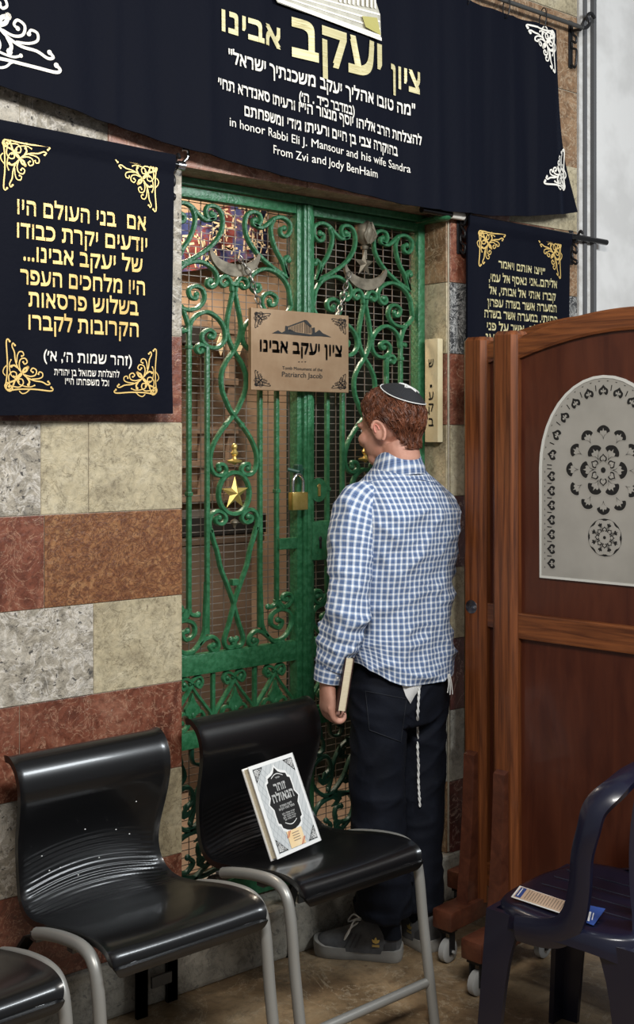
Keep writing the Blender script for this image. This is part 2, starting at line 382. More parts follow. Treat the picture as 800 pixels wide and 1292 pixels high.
# a scrolled corner ornament in a unit square: corner at (0,0), arms along +x and +y
ORN = [([(.10, .02), (.3, .05), (.6, .055), (.92, .03), (.99, .06), (.95, .10)], .016),
       ([(.12, .18), (.05, .12), (.05, .04), (.12, .01), (.17, .06), (.14, .11), (.10, .09)], .015),
       ([(.12, .18), (.22, .22), (.32, .30), (.36, .36)], .02),
       ([(.36, .36), (.45, .28), (.60, .22), (.75, .20), (.86, .15), (.92, .17), (.88, .21)], .015),
       ([(.40, .33), (.52, .30), (.62, .33), (.64, .42), (.57, .46), (.53, .41), (.57, .38)], .014),
       ([(.55, .25), (.68, .26), (.76, .30), (.76, .37), (.70, .39), (.68, .35)], .013),
       ([(.18, .10), (.30, .09), (.38, .16), (.36, .24), (.29, .24), (.29, .19)], .014),
       ([(.30, .02), (.36, -.03), (.44, -.01), (.50, .05)], .012), ([(.24, .25), (.3, .15), (.4, .11), (.52, .10), (.6, .13)], .012),
       ([(.45, .28), (.50, .20), (.48, .14)], .02), ([(.36, .36), (.44, .40), (.47, .47)], .022)]
def ornament(mb, O, ex, ey, nrm, wid=1.0, put=None):
    O = Vector(O); ex = Vector(ex); ey = Vector(ey); nrm = Vector(nrm)
    for sw in (0, 1):
        for pts, wd in ORN:
            c = crom([(q[1], q[0], 0) if sw else (q[0], q[1], 0) for q in pts], 4); Lp = []; Rp = []; k = len(c)
            for i, p in enumerate(c):
                t = c[min(i + 1, k - 1)] - c[max(i - 1, 0)]; t = t.normalized() if t.length else Vector((1, 0, 0))
                q = wd * wid * (1.0 if 0 < i < k - 1 else .8); nx = Vector((-t.y, t.x, 0)) * q
                Lp.append(p + nx); Rp.append(p - nx)
            e = c[-1]; r = wd * wid * 1.7
            def T(p):
                a = O + ex * p.x + ey * p.y + nrm
                return put(a) if put else a
            mb.add([T(p) for p in Lp] + [T(p) for p in Rp], [(i, i + 1, k + i + 1, k + i) for i in range(k - 1)])
            mb.add([T(e + Vector((math.cos(a) * r, math.sin(a) * r, 0))) for a in [2 * PI * j / 8 for j in range(8)]], [tuple(range(8))])
# ================================================================ the setting
GY = .124                                   # plane of the gate, set back into the opening
OPEN = 1.082                                # opening runs from x = 0 to x = OPEN
struct('floor', MB().box((-4, -5, -.1), (4.2, .0, 0)), M['floor'])
mb = MB(); mb.box((-1.6, -.012, 0), (1.785, .4, .155), bev=.012)
o = struct('trim_1', mb, M['plinth'])
# courses of polychrome stone
KIND = ['red1', 'red2', 'beige', 'grey', 'blackst', 'brown', 'darkred', 'mortar', 'plinth', 'pink']
MATS = [M[k] for k in KIND]; KI = {k: i for i, k in enumerate(KIND)}
Z0, DZ = .155, .2455
def zc(k): return Z0 + DZ * k
wall = MB()
def block(x0, x1, z0, z1, kind, y0=0.0, y1=.35, g=.0010):
    wall.cur = KI[kind]; wall.box((x0 + g, y0 + random.uniform(-.001, .001), z0 + g), (x1 - g, y1, z1 - g), bev=.0014)
left = {0: [(-1.6, -.62, 'red1'), (-.62, -.26, 'red1'), (-.26, 0, 'red1')],
        1: [(-1.6, -.45, 'grey'), (-.45, -.2, 'grey'), (-.2, 0, 'beige')],
        2: [(-1.6, -.50, 'red1'), (-.50, 0, 'red1')],
        3: [(-1.6, -.285, 'grey'), (-.285, 0, 'beige')],
        4: [(-1.6, -.43, 'red1'), (-.43, 0, 'red2')],
        5: [(-1.6, -.44, 'grey'), (-.44, -.30, 'beige'), (-.30, 0, 'beige')],
        6: [(-1.6, -.5, 'darkred'), (-.5, 0, 'red1')],
        7: [(-1.6, -.4, 'grey'), (-.4, 0, 'grey')],
        8: [(-1.6, -.5, 'red1'), (-.5, 0, 'grey')],
        9: [(-1.6, -.50, 'grey'), (-.50, -.24, 'grey'), (-.24, .0, 'red1')]}
for k, row in left.items():
    for a, b, m_ in row: block(a, b, zc(k), min(zc(k + 1), 2.375) if k == 8 else zc(k + 1), m_)
right = {0: 'darkred', 1: 'plinth', 2: 'darkred', 3: 'beige', 4: 'darkred', 5: 'beige', 6: 'red1', 7: 'blackst', 8: 'red1', 9: 'beige'}
rev = {0: 'brown', 1: 'plinth', 2: 'darkred', 3: 'beige', 4: 'darkred', 5: 'beige', 6: 'red1', 7: 'beige', 8: 'brown'}
for k, m_ in right.items():
    e = 1.31 + .17 * (k % 3)
    block(OPEN + .012, e, zc(k), zc(k + 1), m_, 0 if k < 9 else .004, .17); block(e, 1.785, zc(k), zc(k + 1), 'brown' if k in (8, 6) else m_, 0, .17)
for k, m_ in rev.items(): block(OPEN, OPEN + .012, zc(k), min(zc(k + 1), 2.36), m_, .009, .17)
# mortar bed behind the joints, the corner joint, the lintel and the stone over it
wall.cur = KI['mortar']
wall.box((-1.6, .0022, .16), (-.004, .34, 2.61)); wall.box((OPEN + .007, .005, .16), (1.785, .165, 3.6)); wall.box((-1.6, .014, 2.60), (1.785, .34, 3.6))
wall.cur = KI['pink']
for a, b in ((-.24, .46), (.46, 1.40)): wall.box((a, -.004, 2.358), (b - .002, .36, 2.60), bev=.006)
for k in range(3):
    z0 = 2.604 + .29 * k; x = -1.6; j = k
    while x < 1.78:
        nx = min(x + (.42, .55, .36)[j % 3], 1.785); block(x, nx, z0, z0 + .288, ('brown', 'beige', 'blackst', 'grey', 'red1')[(j + k) % 5] if nx < 1.6 else ('brown', 'brown', 'beige')[k]); x = nx; j += 1
struct('wall_back', wall, MATS)
# plastered wall beyond the stone, its grey upright trims and the moulding overhead
struct('wall_right', MB().box((1.79, .015, 0), (4.2, .35, 4.2)), M['plaster'])
t = MB()
for a, b, d in ((1.810, 1.828, .03), (1.856, 1.872, .04)): t.box((a, .015 - d, 0), (b, .02, 3.36), bev=.004)
struct('trim_2', t, M['greytrim'])
t = MB(); t.box((1.788, -.006, .1), (1.890, .02, 3.36)); struct('trim_3', t, M['whitetrim'])
t = MB()
for z, d in ((3.37, .05), (3.395, .03), (3.43, .06)): t.box((1.2 if z > 3.4 else 1.5, .015 - d, z), (4.2, .02, z + .018), bev=.004)
struct('trim_4', t, M['greytrim'])
# the room behind the gate
r = MB(); r.box((-1.0, 1.62, 0), (3.4, 1.8, 3.4)); struct('wall_tomb_room', r, M['intwall'])
r = MB(); r.box((-1.0, .36, 0), (-.95, 1.62, 3.4)); struct('wall_tomb_room_side', r, M['intwall'])
r = MB(); r.box((-1.0, .40, .10), (3.4, 1.62, .16)); r.box((OPEN, .17, .10), (3.4, .40, .158)); struct('floor_tomb_room', r, M['intfloor'])
r = MB(); r.box((-1.0, .17, 3.35), (3.4, 1.8, 3.42)); struct('ceiling_tomb_room', r, M['intwall'])

# ================================================================ the iron gate
AX = (.2695, .8095)                         # middles of the two leaves
def tr(pts, ox, oy, sc=5.0, ax=AX[0]):
    out = []
    for p in pts:
        q = on_y(ox + p[0] / sc, oy + p[1] / sc, GY); out.append((q.x - ax, q.z))
    return out
A_, B_, C_, D_, E_ = (225, 230), (225, 380), (225, 540), (225, 690), (225, 810)
# one side of each leaf, traced; the other side is its mirror image. (points, crop, half width in metres)
SCR = [
 ([(690, 600), (600, 540), (500, 450), (440, 360), (420, 280), (430, 215), (465, 188), (508, 200), (522, 240), (505, 272), (475, 268), (470, 242), (488, 238)], A_),
 ([(475, 262), (520, 288), (568, 262), (605, 230), (655, 222), (702, 258), (705, 312), (678, 342), (648, 328), (645, 296), (668, 290)], A_),
 ([(690, 600), (655, 500), (618, 430), (590, 350), (584, 290), (600, 238)], A_),
 ([(712, 780), (704, 720), (692, 660), (655, 600), (600, 560), (540, 548), (482, 572), (455, 612), (460, 660), (488, 690), (514, 676), (508, 648), (492, 652)], A_),
 ([(690, 600), (672, 540), (668, 490), (690, 470), (698, 492)], A_),
 ([(712, 780), (690, 820), (640, 850), (570, 830), (530, 770), (540, 715), (580, 700), (618, 728), (610, 770), (580, 775), (575, 750)], A_),
 ([(362, 690), (368, 640), (392, 606), (425, 616), (438, 650), (415, 668), (398, 650)], A_),
]
LEFTSCR = [
 ([(70, 210), (82, 130), (130, 82), (190, 70), (250, 108), (290, 170), (294, 240), (258, 288), (200, 292), (155, 252), (155, 205), (192, 182), (228, 204), (218, 232), (200, 222)], B_),
 ([(182, 420), (185, 325), (170, 288), (135, 275), (114, 298), (130, 325), (150, 312)], B_),
 ([(65, 160), (45, 90), (20, 40)], B_), ([(60, 180), (40, 188), (28, 185)], B_),
 ([(345, 690), (330, 760), (312, 850), (306, 920), (318, 985), (350, 1060), (400, 1140), (428, 1220), (424, 1310), (395, 1390), (365, 1450), (300, 1530)], A_),
 ([(300, -20), (240, 70), (206, 160), (205, 240), (230, 290), (270, 300), (302, 272), (290, 236), (256, 232), (258, 260)], C_),
 ([(205, 660), (196, 600), (212, 545), (250, 525), (290, 545), (300, 578), (275, 606), (242, 598), (236, 572), (258, 566)], C_),
 ([(205, 640), (225, 715), (245, 775), (268, 880), (310, 990), (345, 1090), (352, 1120), (385, 1240), (410, 1320), (396, 1368), (358, 1378), (344, 1345), (368, 1330)], C_),
 ([(180, 220), (172, 420), (165, 540), (125, 625), (70, 678), (20, 690)], D_),
 ([(130, 620), (170, 582), (215, 568), (250, 598), (250, 640), (218, 656), (200, 630), (222, 622)], D_),
 ([(52, 395), (40, 425), (18, 452)], D_), ([(58, 395), (80, 425), (105, 434), (125, 428)], D_),
]
RSCR = [([(612, 330), (640, 380), (688, 372), (716, 330), (702, 298), (668, 303), (658, 330), (684, 332)], D_),
 ([(590, 590), (640, 588), (690, 542), (716, 470), (700, 412), (645, 395), (592, 428), (588, 488), (635, 512), (655, 470), (628, 460)], D_)]
PROF = [(-.0062, .006), (-.0062, -.004), (-.0035, -.008), (.0035, -.008), (.0062, -.004), (.0062, .006)]
def scroll(uz, x0, n=5, s=1.0, eye=True, yoff=0.0):
    b = MB(); c = crom([(p[0], p[1], 0) for p in uz], n); pts = [Vector((x0 + p.x, GY + yoff, p.y)) for p in c]
    b.bar(pts, (0, 1, 0), [(q * s, d) for q, d in PROF])
    if eye: b.ell(pts[-1], (.0095 * s, .009, .0095 * s), 10, 6)
    return b
ZT, ZB = 2.330, .165
def make_leaf(ax, label, left_leaf):
    x0, x1 = ax - .235, ax + .235
    g = thing('iron_gate_leaf', (ax, GY, ZB), label, 'gate', 'leaves of the green iron gate')
    f = MB(); lx = x0 - .033; rx = x1 + (.036 if left_leaf else .031)
    f.box((lx, GY - .02, ZB), (x0, GY + .02, ZT), bev=.003); f.box((x1, GY - .02, ZB), (rx, GY + .02, ZT), bev=.003)
    f.box((x0, GY - .018, 2.300), (x1, GY + .018, ZT), bev=.003); f.box((x0, GY - .018, ZB), (x1, GY + .018, ZB + .07), bev=.003)
    f.build('frame', M['green'], g, 30)
    for z, h in ((.873, .062), (.655, .05)):
        MB().box((x0, GY - .014, z), (x1, GY + .014, z + h), bev=.003).build('cross_rail', M['green'], g, 30)
    u = [.1038 - .2695, .1696 - .2695]
    for sgn in (-1, 1):
        for k, (uu, za, zb) in enumerate(((u[0], 1.07, 1.92), (u[1], .99, 1.86))):
            MB().box((ax + sgn * uu - .0065, GY - .008, za), (ax + sgn * uu + .0065, GY + .006, zb), bev=.002).build('upright_bar', M['green'], g, 30)
            if k == 0:
                for zz in (1.41, 1.85): MB().box((ax + sgn * uu - .009, GY - .011, zz), (ax + sgn * uu + .009, GY + .008, zz + .012), bev=.002).build('bar_collar', M['green'], g)
    for lst, mir in ((SCR, 1), (LEFTSCR, -1), (RSCR, 1)):
        for pts, cr in lst:
            uz = tr(pts, *cr)
            if max(abs(p[0]) for p in uz) > .233:
                k = .231 / max(abs(p[0]) for p in uz); uz = [(p[0] * (k if abs(p[0]) > .18 else 1 - (1 - k) * max(0, (abs(p[0]) - .1)) / .08), p[1]) for p in uz]
            for s in (1, -1):
                scroll([(p[0] * s, p[1]) for p in uz], ax, 5, 1.05, yoff=.001 * s).build('scroll', M['green'], g, 50)
    for q in ((.013, 2.05, 2.064), (.012, 1.13, 1.15)): MB().box((ax - q[0], GY - .012, q[1]), (ax + q[0], GY + .009, q[2]), bev=.003).build('strand_collar', M['green'], g)
    # ring with the five-pointed star
    cz = 1.413; b = MB(); b.bar([(ax + .058 * math.cos(a), GY - .002, cz + .064 * math.sin(a)) for a in [2 * PI * j / 40 for j in range(40)]], (0, 1, 0), [(q * 1.15, d) for q, d in PROF], closed=True)
    b.build('star_ring', M['green'], g, 50)
    def star(c, R, dep):
        b = MB(); P = []
        for j in range(10):
            a = PI / 2 + 2 * PI * j / 10; rr = R if j % 2 == 0 else R * .40; P.append(Vector((c[0] + rr * math.cos(a), c[1], c[2] + rr * math.sin(a))))
        V = P + [Vector((c[0], c[1] - dep, c[2])), Vector((c[0], c[1] + .004, c[2]))]
        b.add(V, [(j, (j + 1) % 10, 10) for j in range(10)] + [((j + 1) % 10, j, 11) for j in range(10)]); return b
    star((ax, GY - .006, cz), .053, .015).build('gold_star', M['gold'], g)
    fin = MB(); fin.lathe([(.002, .0), (.008, .004), (.022, .008), (.024, .013), (.008, .018), (.005, .026), (.010, .031), (.012, .037), (.008, .043), (.006, .047), (.009, .052), (.009, .060), (.003, .066)], (ax, GY - .004, cz + .088), 14)
    fin.build('gold_finial', M['gold'], g, 50)
    fin = MB(); fin.lathe([(.003, 0), (.012, -.006), (.014, -.012), (.006, -.018), (.003, -.028)], (ax, GY - .004, cz - .078), 12); fin.build('bronze_drop', M['rust'], g, 50)
    # crescent
    cr = MB(); cx, cz2 = ax, 2.158; P = []
    for j in range(25):
        a = PI * (1.02) + (PI * .96) * j / 24; P.append((cx + .096 * math.cos(a), GY - .010, cz2 + .078 * math.sin(a)))
    for j in range(25):
        a = PI * (2 - .04) - (PI * .92) * j / 24; P.append((cx + .088 * math.cos(a), GY - .010, cz2 + .008 + .048 * math.sin(a)))
    cr.prism(P, (0, 1, 0), .012); cr.build('crescent', M['rust'], g, 30)
    if not left_leaf:
        star((ax - .012, GY - .012, 2.165), .044, .012).build('bronze_star', M['rust'], g)
        b = MB(); b.lathe([(.002, 0), (.012, .0), (.014, .01), (.008, .014), (.026, .03), (.034, .055), (.030, .08), (.016, .098), (.004, .105)], (ax, GY, 2.218), 16)
        for s in (-1, 1):
            for k in range(3):
                b.tube(crom([(ax + s * .004, GY - .022, 2.235), (ax + s * (.026 - .006 * k), GY - .03, 2.262 + .01 * k), (ax + s * .004, GY - .030, 2.29 + .008 * k)], 5), .004, 6)
        b.box((ax - .006, GY - .006, 2.185), (ax + .006, GY + .004, 2.22)); b.build('crown_finial', M['rust'], g, 50)
    # hearts with leaf below the cross rail
    for h in (-.157, 0, .157):
        cx = ax + h; zt = .873
        for s in (-1, 1):
            P = [(-.006, -.028), (.012, -.012), (.030, -.008), (.040, -.024), (.030, -.040), (.018, -.032), (.026, -.024)]
            scroll([(s * p[0] + h, zt + p[1]) for p in P], ax, 4, .85, yoff=.0008 * s).build('scroll', M['green'], g, 50)
            P = [(-.004, -.026), (.018, -.058), (.052, -.100), (.072, -.128), (.068, -.155), (.040, -.166), (.012, -.150), (.010, -.122), (.034, -.112), (.046, -.130), (.034, -.140)]
            scroll([(s * p[0] + h, zt + p[1]) for p in P], ax, 4, .9, yoff=.0008 * s).build('scroll', M['green'], g, 50)
        b = MB(); P = [(0, -.052), (.010, -.078), (.026, -.098), (.024, -.114), (.008, -.122), (.007, -.150), (-.007, -.150), (-.008, -.122), (-.024, -.114), (-.026, -.098), (-.010, -.078)]
        b.prism([(cx + p[0], GY - .010, zt + p[1]) for p in P], (0, 1, 0), .012); b.ell((cx, GY - .011, zt - .118), (.006, .004, .008), 8, 6); b.build('iron_leaf', M['green'], g)
        if h > -.1: MB().box((cx - .0785 - .006, GY - .007, .70), (cx - .0785 + .006, GY + .006, .875), bev=.002).build('upright_bar', M['green'], g)
    # vines in the lowest panel
    for s in (-1, 1):
        for P, sc in (([(.012, .655), (.045, .640), (.052, .600), (.030, .585), (.022, .605), (.034, .612)], .9),
                      ([(.0, .60), (.05, .585), (.10, .565), (.135, .52), (.150, .46), (.160, .43)], 1.0), ([(.0, .545), (.06, .52), (.10, .455), (.165, .41), (.225, .455), (.222, .52), (.17, .54), (.15, .50), (.175, .48)], 1.1),
                      ([(.165, .41), (.08, .405), (.05, .36), (.075, .315), (.125, .32), (.13, .36), (.105, .365)], 1.0),
                      ([(.0, .43), (.06, .405), (.165, .40), (.215, .37), (.22, .31), (.18, .285), (.15, .31), (.17, .33)], 1.05),
                      ([(.0, .34), (.05, .325), (.11, .285), (.17, .25), (.2, .238)], 1.0), ([(.0, .235), (.06, .27), (.12, .262), (.2, .28), (.226, .33)], 1.0),
                      ([(.235, .64), (.20, .62), (.18, .575), (.205, .55), (.222, .575), (.208, .588)], .9), ([(.155, .655), (.15, .61), (.115, .60), (.10, .625), (.118, .635)], .85)):
            scroll([(s * p[0], p[1]) for p in P], ax, 4, sc, yoff=.0008 * s).build('vine_scroll', M['green_dk'], g, 50)
        b = MB()
        for (u_, z_, a) in ((.12, .53, 2.4), (.06, .57, .6), (.14, .30, 2.6), (.07, .44, 1.0), (.19, .45, 1.8), (.05, .28, 2.0), (.20, .60, .9), (.11, .39, .3)):
            for k in (-1, 0, 1):
                aa = a + k * .7; d = Vector((s * math.cos(aa), 0, math.sin(aa))); n_ = Vector((-d.z, 0, d.x)); p = Vector((ax + s * u_, GY - .010 - .002 * k, z_))
                b.prism([p, p + d * .02 + n_ * .008, p + d * .045, p + d * .02 - n_ * .008], (0, 1, 0), .005)
        b.build('vine_leaves', M['green_dk'], g)
    return g
gl = make_leaf(AX[0], 'left leaf of the green iron gate, its gold star in a ring in full view', True)
gr = make_leaf(AX[1], 'right leaf of the green iron gate, a crown at its top, behind the standing man', False)
# wire mesh behind each leaf
for g, ax in ((gl, AX[0]), (gr, AX[1])):
    b = MB(); n = 11
    for k in range(n + 1):
        x = ax - .235 + .47 * k / n; b.box((x - .0011, GY + .022, .2), (x + .0011, GY + .0242, 2.31))
    for k in range(95):
        z = .21 + .0222 * k; b.box((ax - .236, GY + .0242, z - .0011), (ax + .236, GY + .0262, z + .0011))
    b.build('wire_mesh', M['steel'], g)
# meeting bead, hasp and lock plates belong to the leaves
b = MB(); xm = (AX[0] + AX[1]) / 2 + .0
b.box((.522, GY - .034, ZB), (.560, GY - .0205, ZT), bev=.004); b.box((.532, GY - .040, ZB), (.550, GY - .030, ZT), bev=.003); b.build('meeting_strip', M['green'], gl, 30)
b = MB(); q = on_y(352, 686, GY); b.box((q.x - .012, GY - .02, q.z - .018), (.505, GY - .006, q.z + .018), bev=.003); b.build('bolt_keeper', M['green'], gl)
b = MB(); q = on_y(401, 618, GY - .02)
b.lathe([(.003, -.0), (.03, 0), (.034, .003), (.034, .007)], (0, 0, 0), 22, Matrix.Rotation(PI / 2, 3, 'X'))
for v in b.v: v += Vector((q.x, GY - .018, q.z)); v.z = q.z + (v.z - q.z) * 1.15
b.build('escutcheon', M['green'], gr, 40)
b = MB(); b.box((q.x - .005, GY - .029, q.z - .02), (q.x + .005, GY - .026, q.z + .012)); b.ell((q.x, GY - .027, q.z + .012), (.008, .003, .008), 10, 6); b.build('keyhole', M['brass'], gr)
b = MB(); q = on_y(401, 683, GY - .03); b.box((q.x - .03, GY - .04, q.z - .06), (q.x + .05, GY - .008, q.z + .065), bev=.004); lk = b.build('lock_case', M['green'], gr, 30)
b = MB(); b.ell((q.x + .002, GY - .041, q.z + .008), (.007, .003, .009), 12, 6); b.box((q.x - .002, GY - .043, q.z - .022), (q.x + .006, GY - .039, q.z + .006)); b.build('keyhole', M['black'], lk)
# fixed iron head of the gate with its hinge bracket
gf = thing('gate_head_bar', (.54, GY, 2.36), 'dark green iron bar under the stone lintel, hinge ear at its right end', 'gate frame')
b = MB(); b.box((.002, GY - .03, 2.333), (1.08, GY + .03, 2.357), bev=.003); b.build('head_bar', M['green'], gf)
b = MB(); b.box((1.045, GY - .13, 2.325), (1.075, GY + .0, 2.345), bev=.008); b.ell((1.05, GY - .13, 2.335), (.03, .03, .014), 16, 8); b.build('hinge_ear', M['green'], gf, 40)

# ---------------------------------------------------------------- plaque hanging on two chains, padlock
PY = .062
def pq(px, py): return on_y(px, py, PY)
c = [pq(317, 388), pq(440, 399), pq(439, 495), pq(317, 492)]
px0, px1, pz0, pz1 = c[0].x, c[1].x, c[3].z, c[0].z
pl = thing('engraved_plaque', ((px0 + px1) / 2, PY, pz0), 'bronze engraved plaque with black Hebrew and English lettering hanging on the gate by chains', 'plaque')
MB().box((px0, PY, pz0), (px1, PY + .016, pz1), bev=.002).build('plate', M['plaque'], pl)
b = MB()
nn = (0, -.0016, 0)
write(b, 'ציון יעקב אבינו', pq(328, 442.5), pq(431, 449.5), .032, nn, thick=.05)
write(b, 'Tomb Monument of the', pq(356, 466), pq(406.5, 468.5), .0105, nn, False, .0, 0); write(b, 'Patriarch Jacob', pq(355.6, 475), pq(406.5, 477.5), .0165, nn, False, .004, 0)
for k in range(3):
    q = pq(377 + 4 * k, 456.5); b.box((q.x - .0025, PY - .0022, q.z - .0012), (q.x + .0025, PY - .0016, q.z + .0012))
b.build('engraved_lettering', M['black'], pl)
b = MB()
def sil(pts, d=.0016): b.add([on_y(310 + p[0] / 5.926, 380 + p[1] / 5.926, PY) + Vector((0, -d, 0)) for p in pts], [tuple(range(len(pts)))])
sil([(195, 240), (240, 218), (268, 236), (292, 222), (330, 210), (372, 232), (430, 240), (490, 250), (500, 225), (520, 235), (548, 214), (575, 240), (640, 270), (560, 262), (470, 262), (380, 254), (300, 246)])
sil([(293, 222), (295, 183), (315, 188), (318, 215)]); sil([(313, 188), (440, 140), (440, 152), (318, 196)]); sil([(436, 140), (455, 143), (492, 185), (485, 196), (438, 160)])
for k in range(9): x = 326 + 12 * k; sil([(x, 196 - 4.2 * k), (x + 3, 195 - 4.2 * k), (x + 3, 226 + k), (x, 226 + k)])
for k in range(5): x = 440 + 11 * k; sil([(x, 164 + 6 * k), (x + 4, 167 + 6 * k), (x + 4, 240), (x, 240)])
sil([(494, 200), (515, 196), (518, 240), (496, 240)], .0012)
b.build('engraved_building', M['black'], pl)
b = MB(); s = .062
for cx, cz_, ex, ez in ((px0 + .012, pz1 - .012, 1, -1), (px1 - .012, pz1 - .012, -1, -1), (px0 + .012, pz0 + .012, 1, 1), (px1 - .012, pz0 + .012, -1, 1)):
    b = MB(); ornament(b, (cx, PY, cz_), (s * ex, 0, 0), (0, 0, s * .8 * ez), nn, 1.0); b.build('engraved_corner', M['dark'], pl)
def chain(pts, label):
    c = crom(pts, 12); L = [c[0]]; b = MB(); step = .021; acc = 0; k = 0; tot = sum(sdist(c[i], c[i + 1]) for i in range(len(c) - 1)); n = max(3, int(tot / step))
    d = [0]
    for i in range(len(c) - 1): d.append(d[-1] + sdist(c[i], c[i + 1]))
    def at(t):
        t = max(0, min(d[-1], t))
        for i in range(len(c) - 1):
            if d[i + 1] >= t: return c[i].lerp(c[i + 1], (t - d[i]) / max(1e-9, d[i + 1] - d[i]))
        return c[-1]
    for k in range(n):
        m = at((k + .5) * tot / n); t = (at((k + .9) * tot / n) - at((k + .1) * tot / n)).normalized(); s = t.orthogonal().normalized(); s2 = t.cross(s)
        s = (s if k % 2 else s2) if True else s
        b.tube([m + t * (.015 * math.cos(a)) + s * (.0075 * math.sin(a)) for a in [2 * PI * j / 14 for j in range(14)]], .0023, 6, closed=True)
    return tag(b.build('chain', M['chain'], None, 60), label, 'chain', 'chains holding the plaque')
qa = on_y(300, 322, GY - .022); chain([qa, on_y(316, 348, GY - .03), on_y(322, 370, .09), on_y(331, 391, PY + .008)], 'short steel chain from the left crescent down to the plaque')
qa = on_y(441, 344, GY - .022); chain([qa, on_y(436, 362, GY - .03), on_y(432, 378, .09), on_y(427, 398, PY + .008)], 'short steel chain from the right crescent down to the plaque')
q = on_y(374.5, 632, .075); pk = thing('padlock', (q.x, .075, q.z - .022), 'brass padlock with steel shackle on the middle post of the green gate', 'padlock')
b = MB(); b.box((q.x - .031, .056, q.z - .028), (q.x + .031, .080, q.z + .028), bev=.003); b.build('lock_body', M['brass'], pk, 30)
b = MB(); b.tube(crom([(q.x - .02, .068, q.z + .022), (q.x - .02, .068, q.z + .06), (q.x - .012, .068, q.z + .078), (q.x, .068, q.z + .084), (q.x + .012, .068, q.z + .078), (q.x + .02, .068, q.z + .06), (q.x + .02, .068, q.z + .022)], 5), .005, 10); b.build('shackle', M['chrome'], pk, 50)
b = MB(); b.tube([(q.x - .03, .084, q.z + .10), (q.x + .0, .068, q.z + .092), (q.x + .03, .082, q.z + .10)], .006, 8); b.box((q.x + .0, .07, q.z + .075), (q.x + .022, .095, q.z + .115), bev=.004); b.build('hasp', M['green_dk'], gl)

# ---------------------------------------------------------------- doorpost case on the right jamb
zt_, zb_ = on_x(540, 432, OPEN - .02)if False else 1.925, 1.568
mz = thing('doorpost_case', (OPEN - .012, .06, zb_), 'tall pale stone doorpost case with black Hebrew letters on the right jamb of the gate', 'doorpost case')
b = MB(); b.box((OPEN - .026, .022, zb_), (OPEN - .001, .085, zt_), bev=.003); b.build('case', M['boxcase'], mz, 30)
b = MB()
for ch, py in (('ש', 460.5), ('י', 489), ('ע', 503), ('ק', 518), ('ב', 537)):
    z = EYE + (EYE * 0 + (HY - py) / FPX * 4.02); hw = .012 if ch != 'י' else .005
    b2 = MB(); write(b2, ch, (0, 0, 0), (hw * 2, 0, 0), .026 if ch != 'י' else .014, (0, 0, 0), bold=.0, thick=.03)
    for v in b2.v: v.x, v.y, v.z = OPEN - .0272, .054 - (v.x - hw), z + v.z
    b.add(b2.v, b2.f)
b.build('case_lettering', M['black'], mz)

# ---------------------------------------------------------------- behind the gate
b = MB(); b.box((-.9, 1.15, .16), (1.1, 1.5, 1.15), bev=.01); b.box((-.94, 1.13, 1.15), (1.15, 1.50, 1.185), bev=.006)
cn = thing('tomb_slab', (.1, 1.3, .16), 'brown stone tomb block with dark upper edge seen through the left gate leaf', 'tomb')
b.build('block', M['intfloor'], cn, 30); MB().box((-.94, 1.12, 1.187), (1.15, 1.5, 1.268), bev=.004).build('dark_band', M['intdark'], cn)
tb = thing('wooden_lattice_screen', (.6, 1.55, 1.30), 'grey-brown wooden lattice standing behind the tomb, seen through the gate', 'lattice')
b = MB()
for k in range(9): x = .05 + .15 * k; b.box((x, 1.53, 1.30), (x + .035, 1.56, 2.18))
for z in (1.30, 1.45, 1.60, 1.82, 2.05): b.box((.03, 1.525, z), (1.3, 1.565, z + .03))
b.build('lattice', M['intwood'], tb)
for k in range(12):
    b = MB(); p = Vector((.2 + .1 * k, 1.52, 2.0)); b.prism([p + Vector((0, 0, .05)), p + Vector((.022, 0, 0)), p + Vector((0, 0, -.05)), p + Vector((-.022, 0, 0))], (0, 1, 0), .006)
    b.build('diamond_stud', M['drape_l'], tb)
b = MB(); b.box((.0, 1.40, 1.985), (1.05, 1.52, 2.06)); tag(b.build('recess_shade_band', M['intdark'], None), 'dark shelf above the lattice in the tomb room', 'shelf')  # near-black box added for the shade of the recess
dr = thing('embroidered_drape', (.9, 1.56, 2.4), 'blue and red embroidered drape with pale writing high behind the left gate leaf', 'drape')
V = []; nx, nz = 50, 12
for i in range(nz + 1):
    for j in range(nx + 1):
        x = .2 + 1.3 * j / nx; V.append((x, 1.56 + .02 * math.sin(x * 26), 2.37 + .26 * i / nz + .06 * math.sin(x * 5)))
MB().add(V, [(i * (nx + 1) + j, i * (nx + 1) + j + 1, (i + 1) * (nx + 1) + j + 1, (i + 1) * (nx + 1) + j) for i in range(nz) for j in range(nx)]).build('cloth', M['drape_b'], dr, 60)
b = MB(); rr = random.Random(3)
for k in range(330):
    x = rr.uniform(.22, 1.48); z = rr.uniform(2.385, 2.615); a = rr.uniform(-.5, .5) + (PI / 2 if rr.random() < .6 else .1); l = rr.uniform(.012, .032); d = Vector((math.cos(a), 0, math.sin(a))) * l; n_ = Vector((-d.z, 0, d.x)) * .16
    p = Vector((x, 1.53, z + .06 * math.sin(x * 5))); b.add([p - d + n_, p - d - n_, p + d - n_, p + d + n_], [(0, 1, 2, 3)])
b.build('drape_writing', M['drape_l'], dr)
b = MB(); V = []; nx = 60
for i in range(2):
    for j in range(nx + 1):
        x = 1.12 + 2.2 * j / nx; V.append((x, .95 + .03 * math.sin(x * 31), .165 + 3.1 * i))
b.add(V, [(j, j + 1, nx + 1 + j + 1, nx + 1 + j) for j in range(nx)]); tag(b.build('room_darkness_sheet', M['intgreen'], None, 60), 'dark hanging curtain in the tomb room behind the right gate leaf', 'curtain')  # wavy sheet added to stand for the room's darkness behind the right leaf
